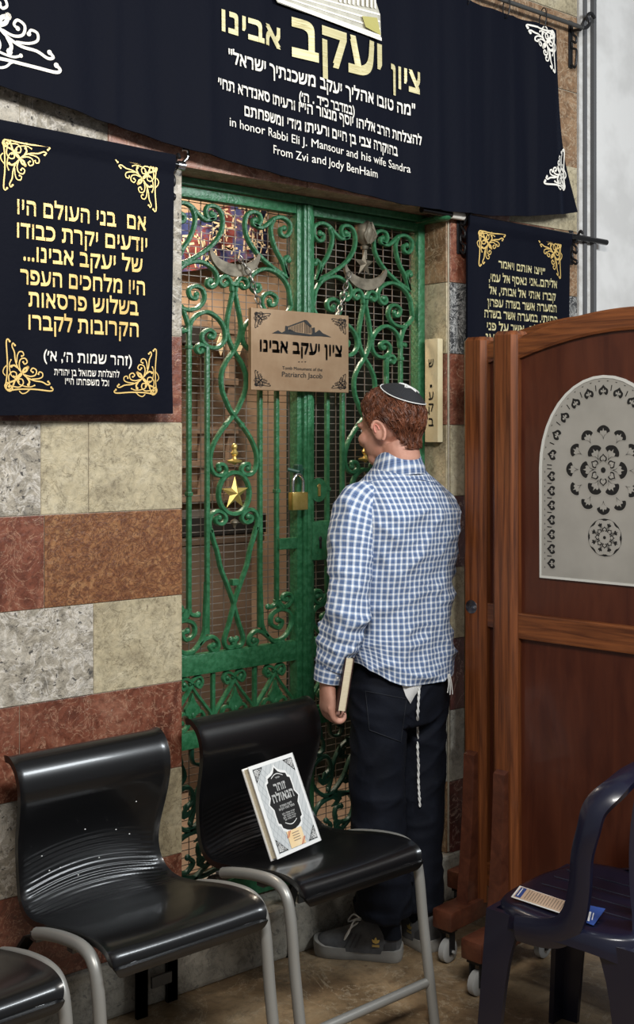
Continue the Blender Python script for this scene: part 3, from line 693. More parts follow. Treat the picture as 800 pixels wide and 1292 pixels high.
# ================================================================ navy velvet hangings
def cloth(xf0, xf1, zf0, zf1, y, fold, nx, nz, th=.006):
    """u runs left to right, v bottom to top; edges are functions; fold(u, v, x, z) pushes the cloth toward the room"""
    mb = MB()
    def P(u, v, d=0.0):
        a = xf0(v); b_ = xf1(v); x = a + (b_ - a) * u; z0 = zf0(u); z1 = zf1(u); z = z0 + (z1 - z0) * v
        return Vector((x, y - fold(u, v, x, z) - d, z))
    for d in (0.0, -th):
        V = [P(j / nx, i / nz, d) for i in range(nz + 1) for j in range(nx + 1)]
        mb.add(V, [(i * (nx + 1) + j, i * (nx + 1) + j + 1, (i + 1) * (nx + 1) + j + 1, (i + 1) * (nx + 1) + j) for i in range(nz) for j in range(nx)])
    n = (nx + 1) * (nz + 1); rim = [j for j in range(nx + 1)] + [i * (nx + 1) + nx for i in range(1, nz + 1)] + [nz * (nx + 1) + j for j in range(nx - 1, -1, -1)] + [i * (nx + 1) for i in range(nz - 1, 0, -1)]
    k = len(rim); mb.add([mb.v[a].copy() for a in rim] + [mb.v[a + n].copy() for a in rim], [(j, (j + 1) % k, k + (j + 1) % k, k + j) for j in range(k)])
    return mb
# --- the long one over the gate
BY = -.048
bx0 = -1.15
_bt = on_y(702, 38, BY); _bb = on_y(728, 268, BY)
_bz = [(q.x, q.z) for q in (on_y(a, b_, BY) for a, b_ in ((-230, 42), (0, 110), (225, 186), (380, 228), (530, 262), (620, 272), (690, 272), (740, 266)))]
_bzc = crom([(x, z, 0) for x, z in _bz], 6)
def bz_bot(u):
    x = bx0 + (_bb.x - bx0) * u
    for a, c_ in zip(_bzc, _bzc[1:]):
        if x <= c_.x: return a.y + (c_.y - a.y) * (x - a.x) / (c_.x - a.x)
    return _bzc[-1].y
def bfold(u, v, x, z):
    k = 1 - .5 * v
    g = .5 + .5 * max(0, min(1, (x - .95) / .5))
    return (.010 * math.sin(x * 13 + .8 * math.sin(z * 3)) + .008 * math.sin(x * 29 + 1.2 + 1.0 * math.sin(z * 2.2)) + .0035 * math.sin(x * 61 + z * 2)) * k * g + .012 * (1 - v) + k * sum(a_ * math.exp(-((x - c_ - .02 * (z - 2.7)) / w_) ** 2) for c_, w_, a_ in ((.98, .014, .007), (1.13, .010, .009), (1.24, .016, .006), (1.36, .010, .008), (1.47, .012, .008), (-.62, .02, .006), (-.25, .016, .006), (.05, .014, .005)))
big = thing('velvet_banner', (.3, BY, 2.40), 'long navy velvet banner over the gate, embroidered in gold and white', 'banner', 'navy velvet banners on the wall')
bx1 = lambda v: _bt.x + (_bb.x - _bt.x) * (1 - v) ** 2.4
cl = cloth(lambda v: bx0, bx1, bz_bot, lambda u: _bt.z, BY, bfold, 220, 40)
cl.build('cloth', M['velvet'], big, 60)
def bput(p):
    v = max(0, min(1, (p.z - 2.37) / (_bt.z - 2.37))); a = bx1(v); u = (p.x - bx0) / (a - bx0)
    return Vector((p.x, BY - bfold(u, v, p.x, p.z) - .0045, p.z))
def bq(px, py): return on_y(px, py, BY - .005)
def hh(px, y=BY):  # metres per picture pixel on a wall-parallel plane
    return (on_y(px, 500, y) - on_y(px, 501, y)).z
def bline(mb, s, x0, y0, x1, y1, h, he=True, **k):
    write(mb, s, bq(x0, y0), bq(x1, y1), h * hh((x0 + x1) / 2, BY), (0, 0, 0), he, put=bput, **k)
b = MB()
bline(b, 'אבינו', 279, 38, 354, 61, 24, bold=.012, thick=.04)
bline(b, 'יעקב', 369, 68.5, 481, 101, 43, bold=.012, thick=.04)
bline(b, 'ציון', 494, 107, 528, 118.5, 25, bold=.012, thick=.04)
b.build('gold_lettering', M['palegold'], big)
b = MB()
for s, x0, y0, x1, y1, h, he in (('"מה טובו אהליך יעקב משכנתיך ישראל"', 287, 79, 521.5, 147, 13, True),
        ('(במדבר כ״ד . ה׳)', 377, 127, 445.5, 146, 10, True),
        ('להצלחת הרב אליהו יוסף מנצור הי״ו ורעיתו סאנדרא תחי׳', 272.5, 111, 529, 184, 11, True),
        ('בהוקרה צבי בן חיים ורעיתו ג׳ודי ומשפחתם', 307, 146, 501.5, 197, 11, True),
        ('in honor Rabbi Eli J. Mansour and his wife Sandra', 287.5, 159.5, 516.5, 218.5, 11, False),
        ('From Zvi and Jody BenHaim', 343, 194, 473, 225.5, 11, False)):
    bline(b, s, x0, y0, x1, y1, h, he, bold=.012 if he else .022, thick=.03 if he else 0)
b.build('white_lettering', M['thread'], big)
def bpoly(mb, pts, lift=0.0, n=1):
    mb.add([bput(bq(*p)) + Vector((0, -lift, 0)) for p in pts], [tuple(range(len(pts)))])
b = MB()
bpoly(b, [(348, 4), (478, 52), (477, 20), (470, 0), (470, -40), (372, -40), (345, -2)], .010)
b.build('embroidered_building', mat('stone_grey_thread', (.40, .38, .31), .5, .1, (.52, .50, .42), 30), big)
b = MB()
for k in range(4): bpoly(b, [(352, 2 + 0 * k - 5 * k), (476, 48 - 9 * k), (476, 45.5 - 9 * k), (352, 0 - 5 * k)], .0125)
bpoly(b, [(347, 3), (478, 53), (478, 49), (349, 0)], .0125)
for k in range(9): bpoly(b, [(424 + 5.5 * k, -40), (426.5 + 5.5 * k, -40), (426.5 + 5.5 * k, 5 + k), (424 + 5.5 * k, 4 + k)], .0125)
b.build('embroidered_stonework', M['thread'], big)
b = MB(); bpoly(b, [(452, 22), (472, 24), (477, 46), (456, 36)], .0125); b.build('embroidered_shrub', mat('olive_thread', (.42, .38, .12), .6), big)
b = MB()
for (px, py, ex, ez) in ((699, 40, -1, -1), (714, 241, -1, 1)):
    q = bq(px, py); s = .150; s2 = .155
    b = MB(); ornament(b, q, (s * ex, 0, 0), (0, 0, s2 * ez), (0, 0, 0), 1.3, put=bput); b.build('corner_scroll', M['thread'], big)
q = bq(-52, 72); b = MB(); ornament(b, q, (.27, 0, 0), (0, 0, .27), (0, 0, 0), 1.0, put=bput); b.build('corner_scroll', M['thread'], big)
# --- the left one
def lfold(u, v, x, z): return .004 * math.sin(x * 17 + z * 2) * (1 - v) + .003 * math.sin(x * 41 + 2 * math.sin(z * 5)) * (1 - v * .8) + (.010 if v > .955 else .0) * 1.0
LY = -.05
lb = thing('velvet_banner', (-.34, LY, 1.64), 'square navy velvet banner left of the gate with gold Hebrew lines and corners', 'banner', 'navy velvet banners on the wall')
cloth(lambda v: -.645, lambda v: -.0635 - .003 * math.sin(v * 5), lambda u: 1.640 + .012 * u, lambda u: 2.385 - .012 * u, LY, lfold, 80, 46, .008).build('cloth', M['velvet'], lb, 60)
def lput(p):
    u = (p.x + .645) / .58; v = max(0, min(.95, (p.z - 1.645) / .735)); return Vector((p.x, LY - lfold(u, v, p.x, p.z) - .0025, p.z))
def lline(mb, s, x0, y0, x1, y1, h, he=True, y=LY, put=lput, **k):
    write(mb, s, on_y(x0, y0, y), on_y(x1, y1, y), h * hh((x0 + x1) / 2, y), (0, 0, 0), he, put=put, **k)
b = MB()
for s, x0, y0, x1, y1, h in (('אם  בני העולם היו', 21, 269.5, 183.5, 290.5, 16.5), ('יודעים יקרת כבודו', 20.5, 299, 185, 317.5, 16.5), ('של יעקב אבינו...', 28.5, 328, 179, 343.5, 16.5),
        ('היו מלחכים העפר', 24.5, 357.5, 182, 372, 16.5), ('בשלוש פרסאות', 35.5, 386, 174, 397.5, 16.5), ('הקרובות לקברו', 35.5, 415, 174, 424.5, 16.5)):
    lline(b, s, x0, y0, x1, y1, h, bold=.005, thick=.032)
b.build('gold_lettering', M['goldthread'], lb)
b = MB()
lline(b, '(זהר שמות ה׳, א׳)', 53.5, 454.5, 166, 461, 11, bold=.004, thick=.03)
lline(b, 'להצלחת שמואל בן יהודית', 67, 473, 151, 476, 7, bold=.0, thick=.03); lline(b, 'וכל משפחתו הי״ו', 82, 484.5, 137.5, 487, 7, bold=.0, thick=.03)
b.build('white_lettering', M['thread'], lb)
b = MB()
for (px, py, qx, qy, ex, ez) in ((2, 173, 63, 240, 1, -1), (198, 207, 145, 268, -1, -1), (5, 494, 66, 427, 1, 1), (197, 499, 144, 440, -1, 1)):
    o_ = on_y(px, py, LY); s = abs(on_y(qx, py, LY).x - o_.x); s2 = abs(qy - py) * hh(px, LY)
    b = MB(); ornament(b, o_, (s * ex, 0, 0), (0, 0, s2 * ez), (0, 0, 0), .85, put=lput); b.build('corner_scroll', M['goldthread'], lb)
# --- the right one
RY = -.05
def rfold(u, v, x, z): return .004 * math.sin(x * 24 + z) * (1.1 - v) + .003 * math.sin(x * 53) * (1 - v * .7) + (.010 if v > .955 else 0)
rb = thing('velvet_banner', (1.41, RY, 1.6), 'small navy velvet banner right of the gate, its lower edge hidden behind the wooden screens', 'banner', 'navy velvet banners on the wall')
cloth(lambda v: 1.130, lambda v: 1.680 - .01 * (1 - v), lambda u: 1.62, lambda u: 2.345 - .006 * u, RY, rfold, 80, 46, .008).build('cloth', M['velvet'], rb, 60)
def rput(p):
    u = (p.x - 1.13) / .55; v = max(0, min(.95, (p.z - 1.62) / .722)); return Vector((p.x, RY - rfold(u, v, p.x, p.z) - .0025, p.z))
b = MB()
for s, x0, y0, x1, y1, h in (('״ויצו אותם ויאמר', 628.5, 337.5, 687, 347, 8), ('אליהם..אני נאסף אל עמי,', 616, 354.5, 702, 363.5, 8.5), ('קברו אותי אל אבותי, אל', 616, 370.5, 700, 379.5, 8.5),
        ('המערה אשר בשדה עפרון', 614, 386, 701, 394, 8.5), ('החיתי. במערה אשר בשדה', 610.5, 400, 702, 408.5, 8.5), ('המכפלה, אשר על פני', 613.5, 416, 701, 423, 8.5), ('ממרא, בארץ כנען', 612, 430, 700, 437, 8.5)):
    lline(b, s, x0, y0, x1, y1, h, y=RY, put=rput, bold=.010, thick=.035)
b.build('pale_gold_lettering', M['palegold'], rb)
b = MB()
for (px, py, qx, qy, ex, ez) in ((603, 289, 637, 336, 1, -1), (708, 305, 679, 352, -1, -1)):
    o_ = on_y(px, py, RY); s = abs(on_y(qx, py, RY).x - o_.x); s2 = abs(qy - py) * hh(px, RY)
    b = MB(); ornament(b, o_, (s * ex, 0, 0), (0, 0, s2 * ez), (0, 0, 0), 1.0, put=rput); b.build('corner_scroll', M['goldthread'], rb)
# ---------------------------------------------------------------- rods on scrolled brackets
def bracket(rod, x, z, yr, down=.12):
    b = MB(); b.tube([(x, .0, z - .01), (x, yr + .02, z - .012), (x, yr, z - .016)], .006, 8)
    b.tube(crom([(x, yr, z - .014), (x, yr - .012, z + .012), (x, yr - .022, z + .022), (x, yr - .03, z + .01)], 5), .005, 8)
    P = [(x, -.008, z + .02), (x, -.012, z - .02), (x, -.028, z - .04), (x, -.026, z - .06), (x, -.010, z - .05), (x, -.010, z - .075), (x, -.03, z - .09), (x, -.024, z - down), (x, -.008, z - down + .012)]
    b.tube(crom(P, 5), .0045, 8); b.box((x - .012, -.004, z - down), (x + .012, .004, z + .03), bev=.002)
    b.build('scrolled_bracket', M['dark'], rod, 50)
def rod(p, q_, label, rad=.0115, m_=None):
    p = Vector(p); q_ = Vector(q_); r = thing('curtain_rod', (p + q_) / 2, label, 'curtain rod')
    b = MB(); b.tube([p, q_], rad, 14); b.build('pole', m_ or M['rod'], r, 50); r['group'] = 'curtain rods of the velvet banners'
    return r
_rz = on_y(735, 35, -.05)
r1 = rod((-1.2, -.05, _rz.z + .008), (_rz.x, -.05, _rz.z), 'long grey curtain rod carrying the wide banner over the gate', .008, M['bracket'])
for k in range(14):
    x = -1.05 + .198 * k; b = MB(); b.tube([(x + .004 * math.cos(a), -.05 + .016 * math.sin(a), _rz.z - .018 + .042 * math.cos(a)) for a in [2 * PI * j / 14 for j in range(14)]], .0022, 6, closed=True); b.build('hanging_loop', M['dark'], big, 60)
b = MB(); b.tube(crom([_rz + Vector(q) for q in ((-.01, 0, 0), (.022, 0, .005), (.042, 0, .027), (.032, 0, .052), (.052, 0, .065), (.072, 0, .052))], 6), .007, 10); b.build('rod_finial', M['dark'], r1, 50)
bracket(r1, _rz.x - .01, _rz.z + .007, -.05, .15)
r2 = rod((-.8, -.026, 2.374), (-.035, -.026, 2.354), 'black curtain rod carrying the square banner left of the gate'); bracket(r2, -.045, 2.356, -.026, .10)
b = MB(); b.tube([(-.036, -.026, 2.354), (-.012, -.026, 2.354)], .014, 12); b.tube(crom([(-.02, -.026, 2.36), (-.0, -.026, 2.38), (.0, -.026, 2.40), (-.02, -.026, 2.40)], 4), .005, 8); b.build('rod_finial', M['chrome'], r2, 50)
pa = on_y(532, 264, -.026); pb = on_y(765, 306, -.026)
r3 = rod(pa, pb, 'black curtain rod with pale sleeve carrying the small banner right of the gate')
t = pa.lerp(pb, .14); t2 = pa.lerp(pb, .20); b = MB(); b.tube([t, t2], .0135, 14); b.build('pale_sleeve', M['thread'], r3, 50)
bracket(r3, on_y(586, 272, -.026).x, pa.z - .012, -.026, .115); bracket(r3, on_y(727, 298, -.026).x, pb.z, -.026, .10)

# ================================================================ glossy black chairs in a row
def smooth_prof(P, n): return crom([(0, p[0], p[1]) for p in P], n)
def make_seat_chair(label):
    g = thing('waiting_chair', (0, 0, 0), label, 'chair', 'row of black chairs along the wall')
    P = [(-.246, .425), (-.252, .444), (-.246, .464), (-.228, .477), (-.19, .483), (-.12, .478), (-.04, .464), (.04, .447), (.11, .438), (.155, .446), (.185, .472), (.198, .513), (.197, .56), (.186, .61), (.172, .66), (.163, .71), (.168, .752), (.186, .785), (.214, .803), (.240, .802), (.256, .792)]
    c = smooth_prof(P, 24); k = len(c); L = [0]
    for i in range(k - 1): L.append(L[-1] + sdist(c[i], c[i + 1]))
    tot = L[-1]; nx = 44; V = []; th = .012
    def hw(t):                                  # half width along the shell
        return .214 - .012 * math.exp(-((t - .60) / .10) ** 2) + .006 * max(0, (t - .75) / .25)
    for side in (0, 1):
        for i, p in enumerate(c):
            t = L[i] / tot; tg = (c[min(i + 1, k - 1)] - c[max(i - 1, 0)]).normalized(); nm = Vector((0, -tg.z, tg.y))
            if nm.z < 0 and t < .5: nm = -nm
            for j in range(nx + 1):
                u = -1 + 2 * j / nx; w_ = hw(t)
                # rounded corners at the front lip and the top
                e = min(1, L[i] / .05); e2 = min(1, (tot - L[i]) / .03); w2 = w_ - .03 * (1 - math.sqrt(max(0, 1 - (1 - e) ** 2))) - .02 * (1 - math.sqrt(max(0, 1 - (1 - e2) ** 2)))
                dish = .010 * (1 - u * u) * math.sin(PI * min(1, t / .5)) if t < .5 else .008 * (1 - u * u) * math.sin(PI * min(1, (t - .5) / .3)) if t < .8 else 0
                rib = 0
                tc_ = .53 + .035 * (1 - u * u)
                if abs(t - tc_) < .115 and abs(u) < .93: rib = .0010 * math.sin((t - tc_) * tot / .0125 * 2 * PI) * min(1, (.115 - abs(t - tc_)) / .03) * min(1, (.93 - abs(u)) / .1)
                edge = .004 * max(0, (abs(u) - .93) / .07) ** 2
                V.append(Vector((u * w2, p.y, p.z)) + nm * ((rib - dish + edge if side == 0 else -dish) - side * th))
    n1 = nx + 1; tot_n = k * n1; Fc = []
    for s in (0, 1):
        for i in range(k - 1):
            for j in range(nx): Fc.append(tuple(s * tot_n + q for q in (i * n1 + j, i * n1 + j + 1, (i + 1) * n1 + j + 1, (i + 1) * n1 + j)))
    rim = [j for j in range(n1)] + [i * n1 + nx for i in range(1, k)] + [(k - 1) * n1 + j for j in range(nx - 1, -1, -1)] + [i * n1 for i in range(k - 2, 0, -1)]
    Fc += [(rim[j], rim[(j + 1) % len(rim)], tot_n + rim[(j + 1) % len(rim)], tot_n + rim[j]) for j in range(len(rim))]
    b = MB(); b.add(V, Fc); b.build('seat_shell', M['seat'], g, 55, world=False)
    for s in (-1, 1):
        b = MB(); x = s * .230
        b.tube(crom([(x, .05, .432), (x, .0, .446), (x, -.08, .462), (x, -.16, .468), (x, -.205, .450), (x, -.226, .395), (x, -.245, .25), (x, -.285, 0.004)], 7), .0145, 12); b.build('front_leg', M['tube'], g, 50, world=False)
        b = MB(); b.loft([[Vector((x * .95 + q[0], py + q[1], pz)) for q in ((-.017, -.006), (.017, -.006), (.017, .006), (-.017, .006))] for py, pz in ((.06, .425), (.10, .41), (.285, .22), (.305, .16), (.305, 0))]); b.build('rear_leg', M['bracket'], g, world=False)
        b.build('rear_leg', M['bracket'], g, world=False)
    b = MB(); b.tube([(-.232, -.264, .112), (.232, -.264, .112)], .0125, 12); b.build('stretcher', M['tube'], g, 50, world=False)
    b = MB(); b.box((-.232, .05, .410), (.232, .08, .428)); b.box((-.232, -.12, .440), (.232, -.095, .458)); b.build('seat_support', M['bracket'], g, world=False)
    for z in (.07, .15): b = MB(); b.box((.25, .300, z), (.315, .308, z + .03)); b.build('link_plate', M['bracket'], g, world=False)
    return g
ch = make_seat_chair('glossy black chair in front of the gate, with the white book on its seat')
ch.location = (.180, -.318, 0); ch.rotation_euler = (0, 0, .035)
ch2 = copy_tree(ch); ch2.location = (-.378, -.362, 0); ch2.rotation_euler = (0, 0, .022); ch2['label'] = 'middle black chair, empty, with white specks, against the striped stone wall'
ch3 = copy_tree(ch); ch3.location = (-.945, -.425, 0); ch3.rotation_euler = (0, 0, .035); ch3['label'] = 'leftmost black chair, mostly cut off by the left edge of the picture'
b = MB(); rr = random.Random(5)
for (u_, z_) in ((-.03, .60), (.06, .58), (.10, .56), (-.15, .56), (-.13, .52), (-.10, .52), (.01, .52), (-.05, .49), (.12, .64)):
    b.ell((u_, .189 - .02 * (abs(.58 - z_)) - .012, z_), (.0022, .002, .0015), 6, 4)
b.build('white_specks', M['white'], ch2, world=False)['kind'] = 'stuff'

# ---------------------------------------------------------------- the white book leaning on the right chair
BW, BH, BT = .190, .248, .026
bk = thing('white_book', (0, 0, 0), 'white book with black ornate title shield leaning on the chair in front of the gate', 'book')
bot = on_z(351, 1086, .470); br_ = on_z(408, 1061, .470)
yaw = math.atan2((br_ - bot).y, (br_ - bot).x); bk.location = bot + Vector((-.002, 0, .004)); bk.rotation_euler = (-.43, 0, yaw)
def bkb(name, mb, m, par=bk): return mb.build(name, m, par, None, world=False)
b = MB(); b.box((0, .0, 0), (BW, .0025, BH)); b.box((0, BT - .0025, 0), (BW, BT, BH)); b.box((BW - .003, 0, 0), (BW, BT, BH)); bkb('cover', b, M['whitecard'])
b = MB(); b.box((.006, .0025, .004), (BW - .003, BT - .0025, BH - .004)); bkb('pages', b, M['paper'])
def fl(mb, pts, d): mb.add([(p[0] * BW, -d, p[1] * BH) for p in pts], [tuple(range(len(pts)))])
b = MB(); fl(b, [(.06, .04), (.94, .04), (.94, .96), (.06, .96)], .0006); cg = bkb('cover_panel', b, M['covergrey'])
b = MB()
for k in range(-9, 12):
    for s in (1, -1):
        x0, z0, x1, z1 = .06, .04 + k * .1, .94, .04 + k * .1 + s * .9
        pts = []
        for t in (0, 1): pass
        ta, tb_ = 0.0, 1.0
        dz = z1 - z0
        lo, hi_ = sorted(((.04 - z0) / dz, (.96 - z0) / dz)); ta = max(0, lo); tb_ = min(1, hi_)
        if tb_ - ta > .02:
            A = Vector((x0 + .88 * ta, z0 + dz * ta)); Bv = Vector((x0 + .88 * tb_, z0 + dz * tb_)); fl(b, [(A.x, A.y - .004), (Bv.x, Bv.y - .004), (Bv.x, Bv.y + .004), (A.x, A.y + .004)], .0009)
bkb('cover_lattice', b, M['coverline'])
def shield(s, cx=.5, cz=.545):
    H = [(0, .345), (.05, .295), (.10, .275), (.19, .255), (.20, .215), (.245, .20), (.25, .12), (.245, .06), (.30, .0), (.245, -.06), (.25, -.12), (.245, -.20), (.20, -.215), (.19, -.255), (.12, -.285), (.0, -.31)]
    return [(cx + p[0] * s, cz + p[1] * s) for p in H] + [(cx - p[0] * s, cz + p[1] * s) for p in H[-2:0:-1]]
b = MB(); fl(b, shield(1.16), .0012); bkb('shield_border', b, M['whitecard'])
b = MB(); fl(b, shield(1.06), .0015); bkb('title_shield', b, M['black'])
def tri(a, c_, d_, lift=.0012): fl(b, [a, c_, d_], lift)
b = MB()
for sx in (0, 1):
    for sz in (0, 1):
        x = .07 if not sx else .93; z = .045 if not sz else .955; ex = 1 if not sx else -1; ez = 1 if not sz else -1
        tri((x, z), (x + ex * .20, z), (x, z + ez * .15))
bkb('black_corner_panels', b, M['black'])
b = MB()
for sx in (0, 1):
    for sz in (0, 1):
        x = .08 if not sx else .92; z = .055 if not sz else .945; ex = 1 if not sx else -1; ez = 1 if not sz else -1
        ornament(b, (x * BW, -.0016, z * BH), (ex * .15 * BW, 0, 0), (0, 0, ez * .11 * BH), (0, 0, 0), 1.1)
for cz_, s_ in ((.80, 1), (.315, -1)):
    P = [(.5 - .13 + .26 * t, cz_ + s_ * (.035 * math.sin(PI * t))) for t in [i / 12 for i in range(13)]]
    b.add([(p[0] * BW, -.0019, p[1] * BH) for p in P] + [(p[0] * BW, -.0019, (p[1] + .008) * BH) for p in P], [(i, i + 1, 14 + i, 13 + i) for i in range(12)])
def bw(s, x0, z0, x1, h, he=True, **k): write(b, s, (x0 * BW, -.0021, z0 * BH), (x1 * BW, -.0021, z0 * BH), h * BH, (0, 0, 0), he, **k)
bw('זוהר', .37, .665, .62, .07, bold=.01, thick=.05); bw('הגאולה', .27, .555, .73, .075, bold=.01, thick=.05)
bw('ליקוטי מאמרים', .37, .485, .63, .022, thick=0); bw('מספר הזוהר הקדוש', .33, .455, .67, .022, thick=0)
for k in range(4): bw('ענייני גאולה וקץ', .36 + .02 * (k % 2), .405 - .022 * k, .64 - .02 * (k % 2), .014, thick=0)
bw('ספר', .45, .79, .55, .016, thick=0)
bkb('cover_lettering', b, M['whitecard'])
b = MB(); fl(b, [(.33, .045), (.66, .045), (.66, .225), (.33, .225)], .0022); st_ = bkb('sticker', b, M['sticker'])
b = MB()
for (a, c_) in (((.33, .16), (.40, .225)), ((.58, .045), (.66, .115))):
    for o_ in (0, .03): fl(b, [(a[0] - .02 + o_, a[1]), (a[0] - .005 + o_, a[1]), (c_[0] - .005 + o_, c_[1]), (c_[0] - .02 + o_, c_[1])], .0026)
bkb('red_stripes', b, M['redink'], st_)
b = MB()
for k in range(4): fl(b, [(.43, .185 - .027 * k), (.58, .185 - .027 * k), (.58, .193 - .027 * k), (.43, .193 - .027 * k)], .0026)
bkb('sticker_text', b, M['greyink'], st_)

# ================================================================ wooden screens on castors
SD = (Vector(cw(.727, -.687)) - Vector(cw(0, 0))).normalized()           # along a screen, toward the room
syaw = math.atan2(SD.y, SD.x)
def oct_(r, z, c=(0, 0), ch=.35):
    a = r * ch
    return [Vector((c[0] + x, c[1] + y, z)) for x, y in ((-r + a, -r), (r - a, -r), (r, -r + a), (r, r - a), (r - a, r), (-r + a, r), (-r, r - a), (-r, -r + a))]
W_ = .80
def make_screen(pos, label, detail=True):
    g = thing('wooden_screen', pos, label, 'screen', 'arched wooden screens on castors', syaw)     # local x along the screen, local -y faces the picture's left
    def bb(name, mb, m, par=g, sm=None): return mb.build(name, m, par, sm, world=False)
    for x in (0, W_):
        b = MB(); b.loft([oct_(.043, .15, (x, 0)), oct_(.043, 1.885, (x, 0)), oct_(.035, 1.897, (x, 0))]); bb('post', b, M['wood_v'])
        # tapered knee brace on each face
        for s in (-1, 1):
            b = MB(); P = [(s * .040, .155), (s * .100, .155), (s * .084, .28), (s * .071, .42), (s * .064, .55), (s * .062, .605), (s * .040, .615)]
            b.prism([(x - .020, p[0], p[1]) for p in P], (1, 0, 0), .040); bb('brace', b, M['woodfoot'])
        b = MB(); b.box((x - .036, -.20, .104), (x + .036, .20, .162), bev=.007); ft = bb('foot', b, M['woodfoot'], sm=30)
        for s in (-1, 1):
            b = MB(); y = s * .17; b.box((x - .022, y - .020, .094), (x + .022, y + .020, .104)); b.box((x - .019, y - .012, .028), (x - .015, y + .012, .098)); b.box((x + .015, y - .012, .028), (x + .019, y + .012, .098)); cs = bb('castor', b, M['dark'], ft)
        for s in (-1, 1):
            b = MB(); y = s * .17; b.lathe([(.010, -.013), (.030, -.013), (.035, -.009), (.035, .009), (.030, .013), (.010, .013)], (x, y, .0355), 22, Matrix.Rotation(PI / 2, 3, 'Y')); b.tube([(x - .026, y, .0355), (x + .026, y, .0355)], .005, 8); bb('castor_wheel', b, M['wheel'], ft, 40)
    # arched top rail
    def arch(x): return 1.862 + .078 * math.sin(PI * min(1, max(0, x / W_))) ** .9
    n = 24; ring = []
    for i in range(n + 1):
        x = .030 + (W_ - .06) * i / n; z = arch(x)
        ring.append([Vector((x, -.022, z - .062)), Vector((x, -.026, z - .055)), Vector((x, -.026, z - .006)), Vector((x, -.020, z)), Vector((x, .020, z)), Vector((x, .026, z - .006)), Vector((x, .026, z - .055)), Vector((x, .022, z - .062))])
    b = MB(); b.loft(ring); bb('top_rail', b, M['wood_h'])
    for z in (1.0, .20):
        b = MB(); b.box((.03, -.026, z), (W_ - .03, .026, z + .075), bev=.005); bb('cross_rail', b, M['wood_h'])
    # upper panel with its arched opening, lower panel
    b = MB()
    for i in range(n):
        xa, xb = .03 + (W_ - .06) * i / n, .03 + (W_ - .06) * (i + 1) / n
        b.add([(xa, -.010, 1.07), (xb, -.010, 1.07), (xb, -.010, arch(xb) - .05), (xa, -.010, arch(xa) - .05), (xa, .010, 1.07), (xb, .010, 1.07), (xb, .010, arch(xb) - .05), (xa, .010, arch(xa) - .05)], [(0, 1, 2, 3), (4, 5, 6, 7), (3, 2, 6, 7), (0, 1, 5, 4)])
    bb('upper_panel', b, M['veneer'])
    b = MB(); b.box((.03, -.010, .26), (W_ - .03, .010, 1.02)); bb('lower_panel', b, M['veneer'])
    return g
PA = cw(.572, 3.53); PB = cw(.512, 3.745); PC_ = cw(.590, 4.065)
sA = make_screen(PA, 'nearest arched wooden screen on castors, with the frosted glass pane')
sB = copy_tree(sA); sB.location = PB; sB['label'] = 'second arched wooden screen, just behind the nearest one, chrome latch on its post'
sC = copy_tree(sA); sC.location = PC_; sC['label'] = 'rearmost wooden screen, only its foot and castor showing beside the man'
b = MB(); b.lathe([(.002, 0), (.018, 0), (.021, .002), (.021, .006)], (0, 0, 0), 22, Matrix.Rotation(PI / 2, 3, 'X'))
for v in b.v: v += Vector((-.004, -.0445 + .006, 1.06))
b.box((-.020, -.050, 1.056), (.012, -.043, 1.064), bev=.002); b.build('latch', M['chrome'], sB, 40, world=False)
# frosted pane of the nearest screen with its cut ornaments
fx, fw, fz0, fz1, fh = .315, .203, 1.186, 1.499, .255
def parch(k=1.0, n=20, m=0.0):
    P = [(fx - fw + m, fz0 + m), (fx + fw - m, fz0 + m)]
    for i in range(n + 1):
        a = PI * i / n; P.append((fx + (fw - m) * math.cos(a), fz1 + (fh - m) * math.sin(a)))
    return P
b = MB(); b.prism([(p[0], -.0155, p[1]) for p in parch()], (0, 1, 0), .031); fp = b.build('frosted_pane', M['frost'], sA, None, world=False)
b = MB(); b.bar([(p[0], -.0135, p[1]) for p in parch()], (0, 1, 0), [(-.004, -.004), (.004, -.004), (.004, .004), (-.004, .004)], closed=True); b.build('pane_edge', M['frostedge'], fp, None, world=False)
blk = MB(); wht = MB()
def sp2(mb, pts, c, a, s, d):
    ca, sa = math.cos(a), math.sin(a); mb.add([(c[0] + (p[0] * ca - p[1] * sa) * s, -.0155 - d, c[1] + (p[0] * sa + p[1] * ca) * s) for p in pts], [tuple(range(len(pts)))])
def crv(P, n=4): return [(p.x, p.y) for p in crom([(q[0], q[1], 0) for q in P], n)]
def mirror(P): return P + [(-x, y) for x, y in P[::-1] if abs(x) > 1e-6]
heart = mirror(crv([(0, 1.0), (.35, .60), (.78, .25), (.85, -.2), (.62, -.62), (.30, -.55), (.12, -.30), (0, -.5)]))
fleur = mirror(crv([(0, .55), (.13, .30), (.10, .05), (.40, .22), (.55, .0), (.40, -.28), (.22, -.15), (.07, -.35), (0, -.6)]))
fan = crv([(0, -1.0), (.18, -.45), (.55, -.1), (1.0, .15), (.80, .62), (.35, .92), (0, 1.0)]); fan = mirror(fan)
petal = mirror(crv([(0, -.75), (.15, -.4), (.5, -.1), (.42, .25), (.15, .2), (0, .62)]))
def heart_at(c, a, s): sp2(wht, heart, c, a, s * 1.2, .0008); sp2(blk, heart, c, a, s, .0012); sp2(wht, fleur, c, a, s * .86, .0016)
def wedge(c, a, s): sp2(blk, [(-.9, .15), (.9, .15), (0, -.45)], c, a, s * .5, .001)
def dash(c, a, s): sp2(blk, [(-.16, -1), (.16, -1), (.26, 1), (-.10, 1)], c, a, s, .001)
zz = [1.226 + .0415 * k for k in range(7)]
